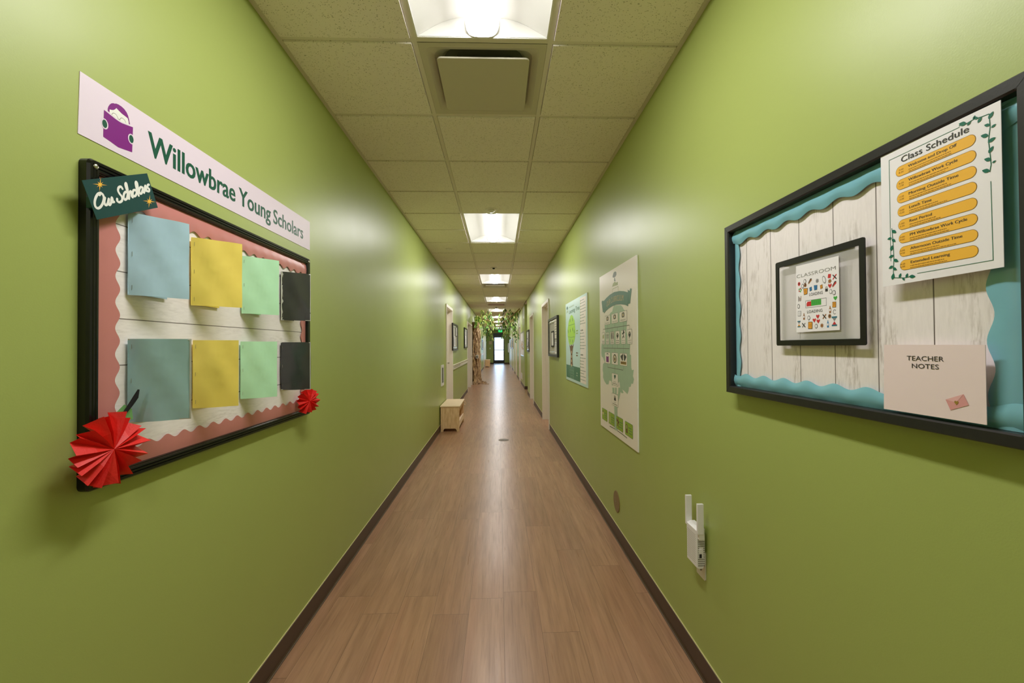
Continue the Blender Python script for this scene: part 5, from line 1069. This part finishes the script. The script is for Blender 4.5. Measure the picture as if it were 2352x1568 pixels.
m = MB(); m.ring(rect(15.1, 15.9, .2, .42), rect(15.14, 15.86, .23, .39), RP, 0, .012, 'plate'); m.build('frame', t)
m = MB(); m.prism(rect(15.13, 15.87, .22, .4), RP, .0005, .002, 'dark'); m.build('duct', t)
for k in range(7): m = MB(); m.prism(rect(15.14, 15.86, .236+k*.022, .25+k*.022), RP, .002, .010, 'plate'); m.build('slat', t)
small_board('R', 24.3, 25.9, 1.25, 1.85, 'black framed notice board far along the right wall between distant doors')
small_board('R', 28.4, 29.9, 1.25, 1.85, 'farthest black framed notice board on the right wall')
small_board('L', 24.6, 26.4, 1.21, 1.79, 'black framed notice board behind the paper tree above the short rail')
# ================================================================== end wall
t = thing('exit_sign', 'lit green exit sign under the ceiling above the end door', 'exit sign', EP(.145, 2.66, .03))
m = MB(); m.prism(rect(-.02, .30, 2.555, 2.752), EP, .0005, .045, 'exitbox'); m.build('housing', t)
m = MB(); m.prism(rect(-.01, .29, 2.565, 2.742), EP, .045, .047, 'exit'); m.build('face', t)
m = MB(); text(m, 'EXIT', EP, .015, .265, 2.59, 2.715, .0475, 'offwhite', .02); m.build('lettering', t)
t = thing('wall_plaque', 'small beige framed plaque left of the end door', 'plaque', EP(-.65, 1.55, 0))
m = MB(); m.ring(rect(-.81, -.50, 1.54, 1.88), rect(-.77, -.54, 1.58, 1.84), EP, .0005, .02, 'olive'); m.build('frame', t); m = MB(); m.prism(rect(-.78, -.53, 1.57, 1.85), EP, .001, .008, 'cream'); m.build('print', t)
t = thing('light_switch', 'small white light switch on the green end wall', 'switch', EP(-.69, 1.25, 0))
m = MB(); m.prism(rect(-.73, -.65, 1.19, 1.31), EP, 0, .006, 'plastic'); m.build('plate', t); m = MB(); m.prism(rect(-.705, -.675, 1.22, 1.28), EP, .006, .01, 'plastic'); m.build('rocker', t)
t = thing('wall_cabinet', 'tall white wall cabinet on the right wall by the end door', 'cabinet', RP(33.6, .95, 0))
m = MB(); m.prism(rect(33.1, 34.1, .93, 1.66), RP, 0, .09, 'plastic'); m.build('body', t, bevel=.004); m = MB(); m.prism(rect(33.14, 34.06, .97, 1.62), RP, .09, .1, 'white_paint'); m.build('door', t)

# ================================================================== daylight, camera, render look
w = bpy.data.worlds.new('daylight'); bpy.context.scene.world = w; w.use_nodes = True
bg = w.node_tree.nodes['Background']; bg.inputs[0].default_value = (.50, .73, 1, 1); bg.inputs[1].default_value = 8.0
def Rm(yaw, pitch, roll):
    cy, sy = math.cos(yaw), math.sin(yaw)
    f = Vector((sy*math.cos(pitch), cy*math.cos(pitch), math.sin(pitch))); r = Vector((cy, -sy, 0)); u = r.cross(f); c, s_ = math.cos(roll), math.sin(roll)
    return c*r+s_*u, c*u-s_*r, f
r_, u_, f_ = Rm(0.0317442, 0.0119970, -0.0064128)
cam = bpy.data.objects.new('camera', bpy.data.cameras.new('camera')); C.objects.link(cam)
cam.data.sensor_width = 36; cam.data.lens = 974.4653/2352*36; cam.data.clip_start = .02; cam.data.clip_end = 200
mw = Matrix.Identity(4)
for i in range(3): mw[i][0], mw[i][1], mw[i][2] = r_[i], u_[i], -f_[i]
mw[2][3] = HF; cam.matrix_world = mw
sc = bpy.context.scene; sc.camera = cam
sc.view_settings.view_transform = 'Standard'; sc.view_settings.look = 'None'; sc.view_settings.gamma = 1; sc.view_settings.exposure = 0; sc.view_settings.use_curve_mapping = False
sc.cycles.max_bounces = 10; sc.cycles.diffuse_bounces = 6; sc.cycles.glossy_bounces = 4; sc.cycles.transparent_max_bounces = 16; sc.cycles.use_denoising = True
sc.cycles.sample_clamp_indirect = 30
